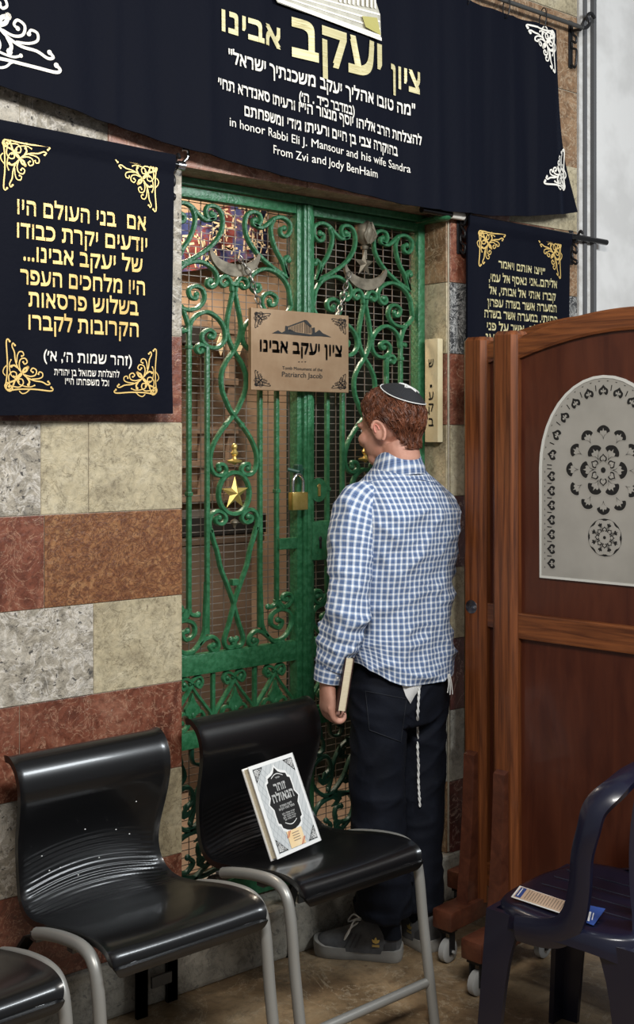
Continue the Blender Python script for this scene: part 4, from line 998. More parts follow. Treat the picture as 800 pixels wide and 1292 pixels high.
for sd in (-1, 1):
    for z in zz:
        heart_at((fx + sd * (fw - .038), z), PI / 2 if sd < 0 else -PI / 2, .0165)
        dash((fx + sd * (fw - .030), z + .0208), PI / 2, .0075); wedge((fx + sd * (fw - .014), z + .012), -PI / 2 * sd, .008); wedge((fx + sd * (fw - .014), z - .012), -PI / 2 * sd, .008)
na = 11
for k in range(na):
    a = PI * (k + .62) / (na + .24); ca, sa = math.cos(a), math.sin(a)
    heart_at((fx + (fw - .038) * ca, fz1 + (fh - .040) * sa), a - PI / 2, .0175)
    a2 = a + PI * .5 / (na + .24); dash((fx + (fw - .030) * math.cos(a2), fz1 + (fh - .03) * math.sin(a2)), a2 - PI / 2, .008)
    for q in (.25, .75):
        a3 = a + PI * (q - .5) / (na + .24); wedge((fx + (fw - .012) * math.cos(a3), fz1 + (fh - .012) * math.sin(a3)), a3 - PI / 2, .008)
def cut(nm):
    global blk, wht
    o_ = blk.build(nm, M['black'], fp, None, world=False); wht.build('frosted_inlay', M['frost'], fp, None, world=False); blk = MB(); wht = MB()
cut('cut_border')
c1 = (fx, 1.496)
for k in range(12):
    a = 2 * PI * k / 12 + PI / 2; c_ = (c1[0] + .098 * math.cos(a) * 1, c1[1] + .104 * math.sin(a))
    sp2(wht, fan, c_, a - PI / 2, .0235, .0008); sp2(blk, fan, c_, a - PI / 2, .0200, .0012); sp2(wht, petal, c_, a - PI / 2, .0205, .0016)
for k in range(6):
    a = 2 * PI * k / 6; c_ = (c1[0] + .050 * math.cos(a), c1[1] + .053 * math.sin(a))
    sp2(wht, fan, c_, a - PI / 2, .0265, .0008); sp2(blk, fan, c_, a - PI / 2, .0232, .0012); sp2(wht, petal, c_, a - PI / 2, .0228, .0016)
    a = 2 * PI * (k + .5) / 6; c_ = (c1[0] + .030 * math.cos(a), c1[1] + .032 * math.sin(a))
    sp2(wht, heart, c_, a - PI / 2, .0165, .0018); sp2(blk, heart, c_, a - PI / 2, .0135, .0021); sp2(wht, heart, c_, a - PI / 2, .0088, .0024)
circ = [(math.cos(2 * PI * j / 20), math.sin(2 * PI * j / 20)) for j in range(20)]
sp2(blk, circ, c1, 0, .0075, .0018)
cut('cut_rosette')
c2 = (fx + .004, 1.310)
sp2(wht, circ, c2, 0, .0545, .0006); sp2(blk, circ, c2, 0, .0525, .0009)
for k in range(8):
    a = 2 * PI * k / 8 + PI / 8; sp2(wht, circ, (c2[0] + .034 * math.cos(a), c2[1] + .034 * math.sin(a)), 0, .0175, .0011)
for k in range(8):
    a = 2 * PI * k / 8; sp2(wht, circ, (c2[0] + .030 * math.cos(a), c2[1] + .030 * math.sin(a)), 0, .0165, .0013)
    a = 2 * PI * k / 8 + PI / 8; sp2(blk, petal, (c2[0] + .037 * math.cos(a), c2[1] + .037 * math.sin(a)), a - PI / 2, .0125, .0016)
    a = 2 * PI * k / 8; sp2(blk, heart, (c2[0] + .022 * math.cos(a), c2[1] + .022 * math.sin(a)), a - PI / 2, .0088, .0017); sp2(wht, heart, (c2[0] + .022 * math.cos(a), c2[1] + .022 * math.sin(a)), a - PI / 2, .005, .0020)
sp2(wht, circ, c2, 0, .016, .00125); sp2(blk, circ, c2, 0, .0045, .0020)
cut('cut_rosette')

# ================================================================ navy plastic chair
pc = thing('plastic_chair', cw(.700, 2.98), 'navy blue moulded plastic chair facing the gate, two cards on its seat', 'chair', None, .17)
def pb_(name, mb, sm=40, m=None, par=pc): return mb.build(name, m or M['navyplastic'], par, sm, world=False)
def seat_out(a, s=1.0, dz=0.0, drop=0.0):
    x = .222 * s * math.copysign(abs(math.cos(a)) ** .62, math.cos(a)); y = .222 * s * math.copysign(abs(math.sin(a)) ** .62, math.sin(a))
    if y > 0: x *= 1 - .10 * (y / .222) ** 2
    return Vector((x, y, dz))
N_ = 64; rings = []
for s, z in ((.0, .440), (.3, .440), (.6, .441), (.80, .443), (.90, .446), (.97, .445), (1.0, .437), (1.015, .42), (1.02, .405)):
    R_ = []
    for j in range(N_):
        a = 2 * PI * j / N_; p = seat_out(a, max(s, .001)); p.z = z - (.022 * max(0, p.y - .12) / .1 if s > .5 else 0) - .010 * max(0, 1 - (p.x ** 2 + (p.y) ** 2) / .03)
        if s >= 1.015: p.z += .022 * (abs(math.cos(2 * a)) ** 2) * 0 - (.03 * (1 - abs(math.cos(2 * a))))
        R_.append(p)
    rings.append(R_)
rings += [[p * 1 + Vector((0, 0, .0)) for p in rings[-1]]]
rings[-1] = [Vector((p.x * .965, p.y * .965, p.z)) for p in rings[-1]]
rings.append([Vector((p.x * .93, p.y * .93, .428)) for p in rings[5]]); rings.append([Vector((p.x * .01, p.y * .01, .43)) for p in rings[5]])
b = MB(); b.loft(rings, cap=False); pb_('seat', b, 50)
b = MB()
for k in range(5):
    x = -.13 + .065 * k; b.box((x - .001, -.15, .4405 - .004), (x + .001, .16, .4415 - .003))
pb_('seat_grooves', b, None, mat('scuffed_groove', (.03, .032, .05), .5))
for sx in (-1, 1):
    for sy in (-1, 1):
        # legs flare from the seat corner, channel shaped
        R_ = []
        for t in [i / 10 for i in range(11)]:
            z = .425 * (1 - t); cx = sx * (.172 + .012 * t); cy = sy * (.168 + .030 * t); ww = .072 - .012 * t + .035 * (1 - t) ** 6; w2 = .014
            A = Vector((sx, 0, 0)); B = Vector((0, sy, 0)); o_ = Vector((cx + sx * .03, cy + sy * .03, z))
            R_.append([o_, o_ - A * ww * .5, o_ - A * ww, o_ - A * ww - B * w2, o_ - A * w2 * 1.2 - B * w2 * 1.2, o_ - A * w2 - B * ww, o_ - B * ww, o_ - B * ww * .5])
        b = MB(); b.loft(R_); pb_('leg', b, 35)
# back frame: one bent broad strap up one side, over the top and down the other
S = [(-.205, .03, .405), (-.206, -.04, .412), (-.207, -.095, .432), (-.207, -.135, .475), (-.206, -.165, .545), (-.205, -.188, .625), (-.202, -.203, .690), (-.188, -.214, .745), (-.150, -.222, .785), (-.08, -.226, .803), (0, -.228, .808)]
S = [(p[0], p[1] + .075 + .045 * max(0, min(1, (p[2] - .43) / .2)) - .02 * (p[2] > .76), p[2] - .022 * max(0, p[2] - .5) / .3) for p in S]
S = S + [(-p[0], p[1], p[2]) for p in S[-2::-1]]
Wd = [.030, .034, .034, .030, .027, .026, .027, .029, .030, .030, .030]; Wd = Wd + Wd[-2::-1]
c = crom([(*p, w_) for p, w_ in zip(S, Wd)], 7) if False else None
cs_ = crom(S, 7); cwid = crom([(w_, 0, 0) for w_ in Wd], 7); R_ = []
for i, p in enumerate(cs_):
    t = (cs_[min(i + 1, len(cs_) - 1)] - cs_[max(i - 1, 0)]).normalized(); inward = Vector((-p.x, 0, 0)); inward = (Vector((-p.x, 0, -.25 * max(0, (p.z - .70) / .1)))).normalized() if abs(p.x) > .02 or p.z > .7 else Vector((0, 0, -1))
    n_ = inward - t * inward.dot(t); n_.normalize(); bn = t.cross(n_).normalized(); ww = cwid[i].x; d = .013
    pr = [(-d, -ww), (-d * 1.5, -ww * .5), (-d * 1.6, 0), (-d * 1.5, ww * .5), (-d, ww), (d * .2, ww * .96), (-d * .4, ww * .7), (-d * .5, 0), (-d * .4, -ww * .7), (d * .2, -ww * .96)]
    R_.append([p + n_ * q[0] + bn * q[1] for q in pr])
b = MB(); b.loft(R_); pb_('back_frame', b, 60)
for x in (-.095, 0, .095):
    R_ = []
    for t in [i / 12 for i in range(13)]:
        z = .42 + .355 * t; y = -.165 + .02 * math.sin(PI * t); w_ = .030 + .006 * math.cos(2 * PI * t) + .03 * max(0, .12 - t) / .12; xx = x * (1 + .1 * math.sin(PI * t))
        R_.append([Vector((xx - w_, y, z)), Vector((xx - w_ * .5, y - .006, z)), Vector((xx + w_ * .5, y - .006, z)), Vector((xx + w_, y, z)), Vector((xx + w_ * .5, y + .004, z)), Vector((xx - w_ * .5, y + .004, z))])
    b = MB(); b.loft(R_); pb_('back_slat', b, 50)
# the two cards lying on it
def card(corners, z, name, m, label, group=None, th=.0012):
    P = [on_z(px, py, z) for px, py in corners]; c_ = sum(P, Vector()) / 4; g = thing(name, (c_.x, c_.y, z), label, 'card')
    b = MB(); b.prism([Vector((p.x, p.y, z)) for p in P], (0, 0, 1), th); b.build('card_sheet', m, g); return g, P
g, P = card([(645, 1132), (656, 1118), (722, 1140), (711, 1154)], .448, 'prayer_card', M['whitecard'], 'tan printed card lying on the navy plastic chair seat, partly over the blue card')
def on_card(P, pts, z): return [Vector((*(P[0] + (P[3] - P[0]) * u + (P[1] - P[0]) * v)[:2], z)) for u, v in pts]
b = MB(); b.add(on_card(P, [(.03, .05), (.97, .05), (.97, .95), (.03, .95)], .4496), [(0, 1, 2, 3)]); b.build('printed_face', M['tancard'], g)
b = MB(); b.add(on_card(P, [(.05, .1), (.16, .1), (.16, .9), (.05, .9)], .4500), [(0, 1, 2, 3)]); b.build('blue_heading', M['blueink'], g)
b = MB()
b.add(on_card(P, [(.08, .2), (.10, .2), (.10, .85), (.08, .85)], .4503), [(0, 1, 2, 3)])
b.build('heading_text', M['whitecard'], g)
b = MB()
for k in range(14):
    u = .22 + .052 * k; b.add(on_card(P, [(u, .15), (u + .016, .15), (u + .016, .88 - .1 * (k % 3 == 2)), (u, .88 - .1 * (k % 3 == 2))], .4500), [(0, 1, 2, 3)])
b.build('printed_lines', M['greyink'], g)
g, P = card([(707, 1153), (712, 1136), (764, 1147), (749, 1168)], .4455, 'blue_card', M['blueink'], 'dark blue card with white print beneath the tan card on the plastic chair')
b = MB(); b.add(on_card(P, [(.80, .15), (.86, .15), (.86, .8), (.80, .8)], .4470), [(0, 1, 2, 3)]); b.add(on_card(P, [(.91, .3), (.94, .3), (.94, .8), (.91, .8)], .4470), [(0, 1, 2, 3)]); b.build('printed_text', M['whitecard'], g)
# ================================================================ the man at the gate
MO = Vector((.660, -.205, 0))               # under his trunk; he faces the gate (+y)
man = thing('person', MO, 'man from behind in blue checked shirt, dark trousers and black skullcap facing the gate', 'person')
def L2(x, y, z): return MO + Vector((x, y, z))
def rings_along(path, radii, n=24, per=6, squash=None):
    """tapered rings along a smooth path; returns rings, lengths, mean radii"""
    c = crom([(*p, 0) for p in path], per); r = [v.x for v in crom([(q, 0, 0) for q in radii], per)]; c = [v.to_3d() for v in c]
    R_ = []; Ls = [0]; x = None
    for i, p in enumerate(c):
        t = (c[min(i + 1, len(c) - 1)] - c[max(i - 1, 0)]).normalized()
        if x is None: x = t.cross(Vector((0, 1, 0))); x.normalize()
        x = (x - t * x.dot(t)).normalized(); y = t.cross(x)
        R_.append([p + (x * math.cos(2 * PI * j / n) + y * math.sin(2 * PI * j / n) * (squash or 1)) * r[i] for j in range(n)])
        if i: Ls.append(Ls[-1] + sdist(c[i], c[i - 1]))
    return R_, Ls, r
def limb(mb, path, radii, n=18, per=4, squash=None): mb.loft(rings_along(path, radii, n, per, squash)[0])
def ell_ring(cx, cy, z, a, b, n=40, e=2.3):
    R_ = []
    for j in range(n):
        t = 2 * PI * j / n + PI / 2            # starts at the front
        ct, st = math.cos(t), math.sin(t); R_.append(L2(cx + a * math.copysign(abs(ct) ** (2 / e), ct), cy + b * math.copysign(abs(st) ** (2 / e), st), z))
    return R_
def voxel(mb, name, m, parent, size, smooth_it=4, fac=.5):
    me = bpy.data.meshes.new('raw'); me.from_pydata(mb.v, [], mb.f)
    bm = bmesh.new(); bm.from_mesh(me); bmesh.ops.recalc_face_normals(bm, faces=bm.faces); bm.to_mesh(me); bm.free()
    o = bpy.data.objects.new('raw', me); COL.objects.link(o)
    md = o.modifiers.new('r', 'REMESH'); md.mode = 'VOXEL'; md.voxel_size = size; md.use_smooth_shade = True
    sm = o.modifiers.new('s', 'SMOOTH'); sm.iterations = smooth_it; sm.factor = fac
    dg = bpy.context.evaluated_depsgraph_get(); dg.update(); me2 = bpy.data.meshes.new_from_object(o.evaluated_get(dg))
    bpy.data.objects.remove(o); bpy.data.meshes.remove(me)
    inv = root_matrix(parent).inverted()
    for v in me2.vertices: v.co = inv @ v.co
    me2.materials.clear(); me2.materials.append(m); me2.name = name
    me2.polygons.foreach_set('use_smooth', [True] * len(me2.polygons))
    r = bpy.data.objects.new(name, me2); COL.objects.link(r); r.parent = parent; return r
# ---- head frame: turned to his left, bowed a little
HC = L2(-.019, .024, 1.612)
HR = Euler((math.radians(-8), 0, math.radians(13)), 'XYZ').to_matrix()
def hd(x, y, z): return HC + HR @ Vector((x, y, z))
body = MB()
body.ell(hd(0, -.010, .030), (.0745, .096, .084), 32, 20, HR); body.ell(hd(0, .032, -.020), (.061, .066, .082), 28, 18, HR)
body.ell(hd(0, .050, -.082), (.040, .036, .030), 20, 12, HR); body.ell(hd(0, .012, -.065), (.056, .058, .040), 20, 12, HR)      # chin, jaw
body.ell(hd(0, .080, .022), (.052, .018, .014), 18, 10, HR)                                                                      # brow
limb(body, [hd(0, .088, .014), hd(0, .098, -.010), hd(0, .107, -.028), hd(0, .094, -.040)], [.009, .011, .0125, .009], 12, 4)      # nose
for s in (-1, 1):
    body.ell(hd(s * .012, .098, -.034), (.009, .011, .008), 12, 8, HR); body.ell(hd(s * .042, .066, -.022), (.022, .024, .020), 14, 10, HR)
    er = HR @ Euler((math.radians(-12), 0, s * math.radians(-24)), 'XYZ').to_matrix()
    ec = hd(s * .081, -.012, -.010)
    body.ell(ec, (.007, .019, .031), 18, 12, er)
    rim = [ec + er @ Vector((s * .006, .019 * math.cos(a) - .001, .033 * math.sin(a) + .001)) for a in [math.radians(q) for q in range(70, 300, 15)]]
    rim = [ec + er @ Vector((s * .007, (.017 if math.cos(a) > 0 else .020) * math.cos(a), .031 * math.sin(a))) for a in [math.radians(q) for q in range(20, 275, 15)]]
    limb(body, rim, [.0045] + [.0055] * (len(rim) - 2) + [.0065], 8, 2)
for z in (-.052, -.062): limb(body, [hd(-.022, .082, z), hd(0, .094, z + .001), hd(.022, .082, z)], [.004, .0065, .004], 10, 4)        # lips
limb(body, [hd(0, -.022, -.05), hd(0, -.030, -.09), L2(-.008, .004, 1.50), L2(-.003, 0, 1.44)], [.060, .059, .061, .075], 24, 4)      # neck
# trunk, legs, arms (slightly inside the clothes)
body.loft([ell_ring(0, 0, z, a, b) for z, a, b in ((.80, .12, .08), (.90, .130, .085), (1.0, .14, .092), (1.15, .158, .10), (1.28, .172, .108), (1.38, .172, .10), (1.43, .145, .082), (1.465, .09, .068))])
for s, kx, ax_, ay in ((-1, -.080, -.053, .011), (1, .088, .084, .016)):
    limb(body, [L2(s * .082, 0, .88), L2(s * .084, .004, .68), L2(kx, .010, .48), L2(ax_, ay, .28), L2(ax_, ay, .09)], [.078, .070, .055, .042, .026], 18, 4)
    limb(body, [L2(ax_, ay - .006, .09), L2(ax_ - (.058 if s < 0 else -.008), ay + .075, .05)], [.026, .016], 14, 3)
LW = (-.272, .022, .870)                    # left wrist
limb(body, [L2(-.150, 0, 1.39), L2(-.185, -.004, 1.35), L2(-.225, -.022, 1.12), L2(-.250, -.004, .99), L2(*LW)], [.055, .050, .040, .036, .027], 18, 5)
limb(body, [L2(.150, 0, 1.385), L2(.180, .004, 1.34), L2(.190, .060, 1.13), L2(.12, .17, 1.13), L2(.065, .205, 1.155)], [.055, .050, .042, .036, .027], 18, 5)
def hand(W, ax, side, fwd, curl):
    """W wrist point, ax direction from wrist to fingers, side = palm normal, fwd = thumb side; curl list of finger joint points"""
    ax, side, fwd = (Vector(v).normalized() for v in (ax, side, fwd))
    def h(a, s_, f): return W + ax * a + side * s_ + fwd * f
    # palm of overlapping rays so the knuckles read
    R_ = []
    for a, wd, th in ((-.012, .028, .024), (.015, .034, .022), (.045, .043, .020), (.075, .046, .018), (.092, .044, .015)):
        R_.append([h(a, th * math.sin(q), wd * math.cos(q)) for q in [2 * PI * j / 20 for j in range(20)]])
    body.loft(R_)
    for k, (f, ln) in enumerate(((.034, .92), (.011, 1.0), (-.012, .94), (-.034, .76))):
        P = [h(.070, -.004, f)] + [h(.090 + (p[0]) * ln, p[1] * ln, f * 1.02) for p in curl]
        limb(body, P, [.0105, .0112, .0102, .0095, .0082, .0055][:len(P)], 10, 3)
    T_ = [h(.010, .006, .022), h(.038, .012, .046), h(.062, .026, .050), h(.082, .040, .040)]
    limb(body, T_, [.014, .0125, .0105, .0075], 10, 4)
hand(L2(*LW), (.02, .0, -1), (.95, -.31, .02), (.31, .95, 0), [(0, 0), (.022, .010), (.034, .030), (.024, .048), (.008, .052)])
hand(L2(.065, .205, 1.155), (-.8, .45, .3), (-.45, -.85, 0), (.1, -.1, 1), [(0, 0), (.028, .012), (.046, .030), (.052, .045)])
bo = voxel(body, 'body', M['skin'], man, .0042, 3, .5)
for s in (-1, 1):                           # eyes, brows
    b = MB(); b.ell(hd(s * .030, .0770, .004), (.0105, .009, .0080), 14, 10, HR); b.build('eye', M['whitecard'], man, 60)
    b = MB(); b.tube([hd(s * .014, .0975, .022), hd(s * .032, .094, .028), hd(s * .048, .078, .024)], [.003, .0042, .002], 8); b.build('eyebrow', M['hair'], man, 60)
    er = HR @ Euler((math.radians(-12), 0, s * math.radians(-24)), 'XYZ').to_matrix(); ec = hd(s * .081, -.012, -.010)
    b = MB(); b.tube([ec + er @ Vector((s * .0082, .007 * math.cos(a) + .002, .016 * math.sin(a) + .006)) for a in [math.radians(q) for q in range(-30, 200, 20)]], .0028, 8); b.build('ear_fold', M['earskin'], man, 60)
# ---- hair: a shell over the skull with curling locks
def skull(az, el):
    d = Vector((math.cos(el) * math.sin(az), math.cos(el) * math.cos(az), math.sin(el)))      # az 0 = forehead
    A = Vector((.0755, .097, .085)); k = 1 / math.sqrt((d.x / A.x) ** 2 + (d.y / A.y) ** 2 + (d.z / A.z) ** 2); return d, k
def hair_low(az):                           # lower edge of the hair, as an elevation
    a = abs((az + PI) % (2 * PI) - PI)      # 0 front .. pi back
    P = [(0, .52), (.5, .50), (.85, .34), (1.1, .02), (1.25, -.42), (1.45, -.20), (1.65, .02), (1.85, -.10), (2.1, -.45), (2.5, -.85), (2.85, -1.12), (PI, -1.24)]
    for (x0, y0), (x1, y1) in zip(P, P[1:]):
        if a <= x1: return y0 + (y1 - y0) * (a - x0) / (x1 - x0)
    return P[-1][1]
def hair_pt(az, t, lift=0.0):
    lo = hair_low(az); el = PI / 2 + (lo - PI / 2) * t; d, k = skull(az, el)
    th = .0145 * (1 - .55 * max(0, (t - .6) / .4) ** 1.5)
    n1 = noise.noise(Vector((d.x * 7, d.y * 7, d.z * 7 + 3))); n2 = noise.noise(Vector((d.x * 19, d.y * 19, d.z * 12 + 9)))
    p = d * (k + th + .0055 * n1 + .0035 * n2 + lift) + Vector((0, -.010, .030))
    if p.z < -.01 and d.y < .1:                # the nape lies on the neck
        q = Vector((p.x, p.y + .026, 0)); m_ = .0655 + .002 * n1 + lift
        if 1e-6 < q.length < m_: q = q * (m_ / q.length); p = Vector((q.x, q.y - .026, p.z - .012 * min(1, (-p.z - .01) / .04)))
    return hd(*p), d
na, nt = 90, 34; rg = []
for i in range(nt + 1): rg.append([hair_pt(2 * PI * j / na, max(.001, i / nt))[0] for j in range(na)])
rg.append([hair_pt(2 * PI * j / na, 1.0, -.022)[0] for j in range(na)])
b = MB(); b.loft(rg, cap=False); hair = b.build('hair', M['hair'], man, 80)
rr = random.Random(11); b = MB()
for k in range(2200):
    az = rr.uniform(0, 2 * PI); t0 = rr.uniform(.12, .90); lo_ = hair_low(az); el_ = PI / 2 + (lo_ - PI / 2) * (t0 + .05); dd = Vector((math.cos(el_) * math.sin(az), math.cos(el_) * math.cos(az), math.sin(el_)))
    if dd.angle(Vector((.03, -.58, .81))) < .72: continue
    ln = rr.uniform(.10, .24); ph = rr.uniform(0, 6); amp = rr.uniform(.04, .13); P = []
    for q in range(7):
        t = min(1.06, t0 + ln * q / 6); P.append(hair_pt(az + amp * math.sin(ph + q * .9) * .8, t, .0012 + .0035 * math.sin(PI * q / 6) * rr.uniform(.6, 1.3))[0])
    w0 = rr.uniform(.0012, .0024); b.tube(P, [w0 * .6, w0, w0, w0, w0 * .9, w0 * .6, w0 * .15], 4, cap=False)
b.build('hair_locks', M['hair'], hair, 70)['kind'] = 'stuff'
# ---- skullcap
KD = Vector((.03, -.58, .81)).normalized(); KX = KD.cross(Vector((0, 1, 0))).normalized(); KY = KD.cross(KX)
def cap_pt(r, a, lift=0.0):                 # r = polar angle from the cap's middle
    d = (KD * math.cos(r) + (KX * math.cos(a) + KY * math.sin(a)) * math.sin(r)); A = Vector((.0755, .097, .085))
    k = 1 / math.sqrt((d.x / A.x) ** 2 + (d.y / A.y) ** 2 + (d.z / A.z) ** 2)
    return hd(*(d * (k + .0215 + lift + .004 * math.cos(r * 1.5)) + Vector((0, -.010, .030))))
KR = .73
b = MB(); b.loft([[cap_pt(KR * max(.002, i / 12), 2 * PI * j / 48) for j in range(48)] for i in range(13)] + [[cap_pt(KR, 2 * PI * j / 48, -.010) for j in range(48)]], cap=False)
kp = b.build('skullcap', M['kippah'], man, 80)
b = MB(); b.tube([cap_pt(KR, 2 * PI * j / 64, .0004) for j in range(64)], .0017, 6, closed=True); b.build('white_rim', M['white'], kp, 80)
b = MB(); u0 = -.10; v0 = .05
for o_ in (0, PI):
    for k in range(3):
        a0 = o_ + 2 * PI * k / 3 + .2; a1 = a0 + 2 * PI / 3; P = []
        for q in range(9):
            t = q / 8; x = .30 * (math.cos(a0) * (1 - t) + math.cos(a1) * t) + u0; y = .30 * (math.sin(a0) * (1 - t) + math.sin(a1) * t) + v0
            P.append(cap_pt(math.hypot(x, y), math.atan2(y, x), .0012))
        b.tube(P, .0022, 6)
b.build('star_emblem', M['white'], kp, 60)
# ---- shirt
def crease(p, k=1.0):
    a = noise.noise(Vector((p.x * 9, p.y * 9, p.z * 15))); c = 1 - abs(noise.noise(Vector((p.x * 6 + 5 + p.z * 3.5, p.y * 6, p.z * 8 - p.x * 3.0)))) * 2.2
    d = 1 - abs(noise.noise(Vector((p.x * 13 - p.z * 9, p.y * 13 + 2, p.z * 16 + p.x * 6)))) * 2.2
    return (.0060 * a + .0105 * max(0, c) ** 2 + .0060 * max(0, d) ** 2 - .003) * k
def body_folds(p):                          # long drags across the small of the back and down from the shoulder
    z = p.z; q = p - MO; s = 0
    for (zc_, sl, fr, am, wz) in ((1.02, .55, 24, .0045, .13), (.98, -.5, 31, .0030, .10), (1.22, -.9, 22, .0032, .14)):
        s += am * math.sin((z + sl * q.x) * 2 * PI * fr / 6.2 * 1.0 + 3 * noise.noise(Vector((q.x * 4, q.y * 4, z * 3)))) * math.exp(-((z - zc_) / wz) ** 2)
    return s
n = 150; keys = [(.835, 0, .002, .180, .128), (.88, 0, .002, .180, .126), (.95, 0, 0, .176, .119), (1.05, 0, 0, .178, .118), (1.15, 0, 0, .184, .122), (1.25, 0, -.002, .193, .127), (1.32, 0, -.003, .199, .128), (1.37, 0, -.003, .197, .122), (1.405, .0, 0, .182, .112), (1.432, 0, .0, .158, .100), (1.458, 0, .002, .125, .088), (1.482, -.002, .004, .094, .077), (1.503, -.004, .006, .073, .069), (1.522, -.005, .008, .066, .064), (1.540, -.006, .009, .060, .059)]
kk = crom([Vector((*k, )) for k in keys] if False else [Vector(k[:4]) for k in keys], 8); kb = crom([Vector((k[4], 0, 0)) for k in keys], 8)
def hem(t):                                 # t = angle, 0 = his right, pi/2 front, pi = his left, 3pi/2 back
    return .012 + .068 * max(0, -math.cos(t)) ** 3 + .012 * max(0, math.cos(t)) ** 2
R_ = []; UV = []
for i in range(len(kk)):
    z, cx, cy, a, e_ = kk[i].x, kk[i].y, kk[i].z, kk[i].w if len(kk[i]) > 3 else 0, kb[i].x; row = []; u_row = []; uvr = []
    ee = 2.4 if z < 1.40 else 2.4 - .4 * (z - 1.40) / .12
    for j in range(n):
        t = 2 * PI * j / n + PI / 2; ct, st = math.cos(t), math.sin(t); zz_ = z + (hem(t) * max(0, (1.0 - z) / .165) if z < 1.0 else 0)
        p = L2(cx + a * math.copysign(abs(ct) ** (2 / ee), ct), cy + e_ * math.copysign(abs(st) ** (2 / ee), st), zz_)
        if 1.36 < z < 1.5: p.z -= .012 * max(0, ct) * (1.5 - z) / .14                                  # right shoulder a little lower
        nv = Vector((ct / a, st / e_, 0)).normalized(); fade = min(1, max(.15, (1.52 - z) / .12))
        # the shoulder blades and hollow between
        if st < 0 and z > 1.1: p += nv * (.008 * math.exp(-((abs(ct) - .5) / .25) ** 2) * math.exp(-((z - 1.33) / .09) ** 2))
        if st < 0: p -= nv * .007 * math.exp(-(ct / .35) ** 2) * math.exp(-((z - 1.05) / .14) ** 2)
        u_row.append(p.copy()); p += nv * ((crease(p) + body_folds(p)) * fade); row.append(p); uvr.append((j / n * 1.00, z))
    R_.append(row); UV.append(u_row)
AU = []; cb = n // 2                       # cloth coordinates: arc length round from the middle of the back, length up the back
for row in UV:
    u = [0.0] * (n + 1)
    for j in range(cb + 1, n + 1): u[j] = u[j - 1] + sdist(row[j % n], row[j - 1])
    for j in range(cb - 1, -1, -1): u[j] = u[j + 1] - sdist(row[j], row[j + 1])
    AU.append(u)
AV = [.835]
for i in range(1, len(R_)): AV.append(AV[-1] + math.hypot(kk[i].x - kk[i - 1].x, kb[i].x - kb[i - 1].x))
b = MB(); b.loft(R_, cap=False, uvs=lambda i, j: (AU[i][j], AV[i]))
# turned-in hem
b.loft([R_[0], [p + (MO + Vector((0, 0, p.z)) - p).normalized() * .010 + Vector((0, 0, .004)) for p in R_[0]]], cap=False, uvs=lambda i, j: ((j / n), kk[0].x + .004 * i))
shirt = b.build('shirt', M['plaid'], man, 75)
def sleeve(path, radii, seed, cuff=True):
    R_, Ls, r = rings_along(path, radii, 56, 12); b = MB(); out = []
    for i, rg_ in enumerate(R_):
        c = sum(rg_, Vector()) / len(rg_); row = []
        for p in rg_:
            f = min(1, i / 6) * (1.0 + .9 * max(0, 1 - abs(Ls[i] / Ls[-1] - .80) / .22)); ring_ = .0035 * math.sin(Ls[i] * 150 + 4 * noise.noise(p * 7)) * (math.exp(-((Ls[i] / Ls[-1] - .86) / .10) ** 2) + .6 * math.exp(-((Ls[i] / Ls[-1] - .5) / .1) ** 2))
            row.append(p + (p - c).normalized() * (crease(p + Vector((seed, 0, 0)), .9) * f + ring_))
        out.append(row)
    b.loft(out, cap=False, uvs=lambda i, j: (j / 56 * .36, 1.4 - Ls[i])); b.loft([out[-1], [c_ + (p - c_) * .6 for p in out[-1] for c_ in [sum(out[-1], Vector()) / 56]]], cap=False, uvs=lambda i, j: (j / 56 * .36, 1.4 - Ls[-1]))
    s = b.build('sleeve', M['plaid'], shirt, 75); return s, out[-1], Ls[-1]
def cuff(P0, P1, r0, r1):
    R_, Ls, r = rings_along([P0, (P0 + P1) / 2, P1], [r0, r0, r1], 40, 4); b = MB(); R_ = [[p + (p - sum(q, Vector()) / 40).normalized() * .001 * noise.noise(p * 40) for p in q] for q in R_]
    R_.append([c_ + (p - c_) * .86 for p in R_[-1] for c_ in [sum(R_[-1], Vector()) / 40]])
    b.loft(R_, cap=False, uvs=lambda i, j: ((Ls[min(i, len(Ls) - 1)]) * 1.0, j / 40 * .26)); return b.build('cuff', M['plaid'], shirt, 60)
SL, _, _ = sleeve([L2(-.120, 0, 1.405), L2(-.168, -.002, 1.375), L2(-.200, -.008, 1.29), L2(-.224, -.022, 1.15), L2(-.240, -.020, 1.05), L2(-.256, -.002, .965), L2(-.268, .015, .915)], [.052, .066, .068, .063, .062, .058, .046], 0)
cuff(L2(-.265, .014, .922), L2(-.272, .022, .868), .0445, .041)
b = MB(); b.ell(L2(-.272, -.024, .885), (.005, .003, .005), 10, 6); b.build('cuff_button', M['whitecard'], shirt, 60)
sleeve([L2(.115, 0, 1.395), L2(.160, .0, 1.362), L2(.178, .010, 1.28), L2(.186, .045, 1.16), L2(.165, .10, 1.115), L2(.115, .165, 1.13), L2(.085, .190, 1.145)], [.052, .064, .066, .062, .060, .052, .044], 3)
cuff(L2(.092, .186, 1.142), L2(.060, .208, 1.157), .043, .040)
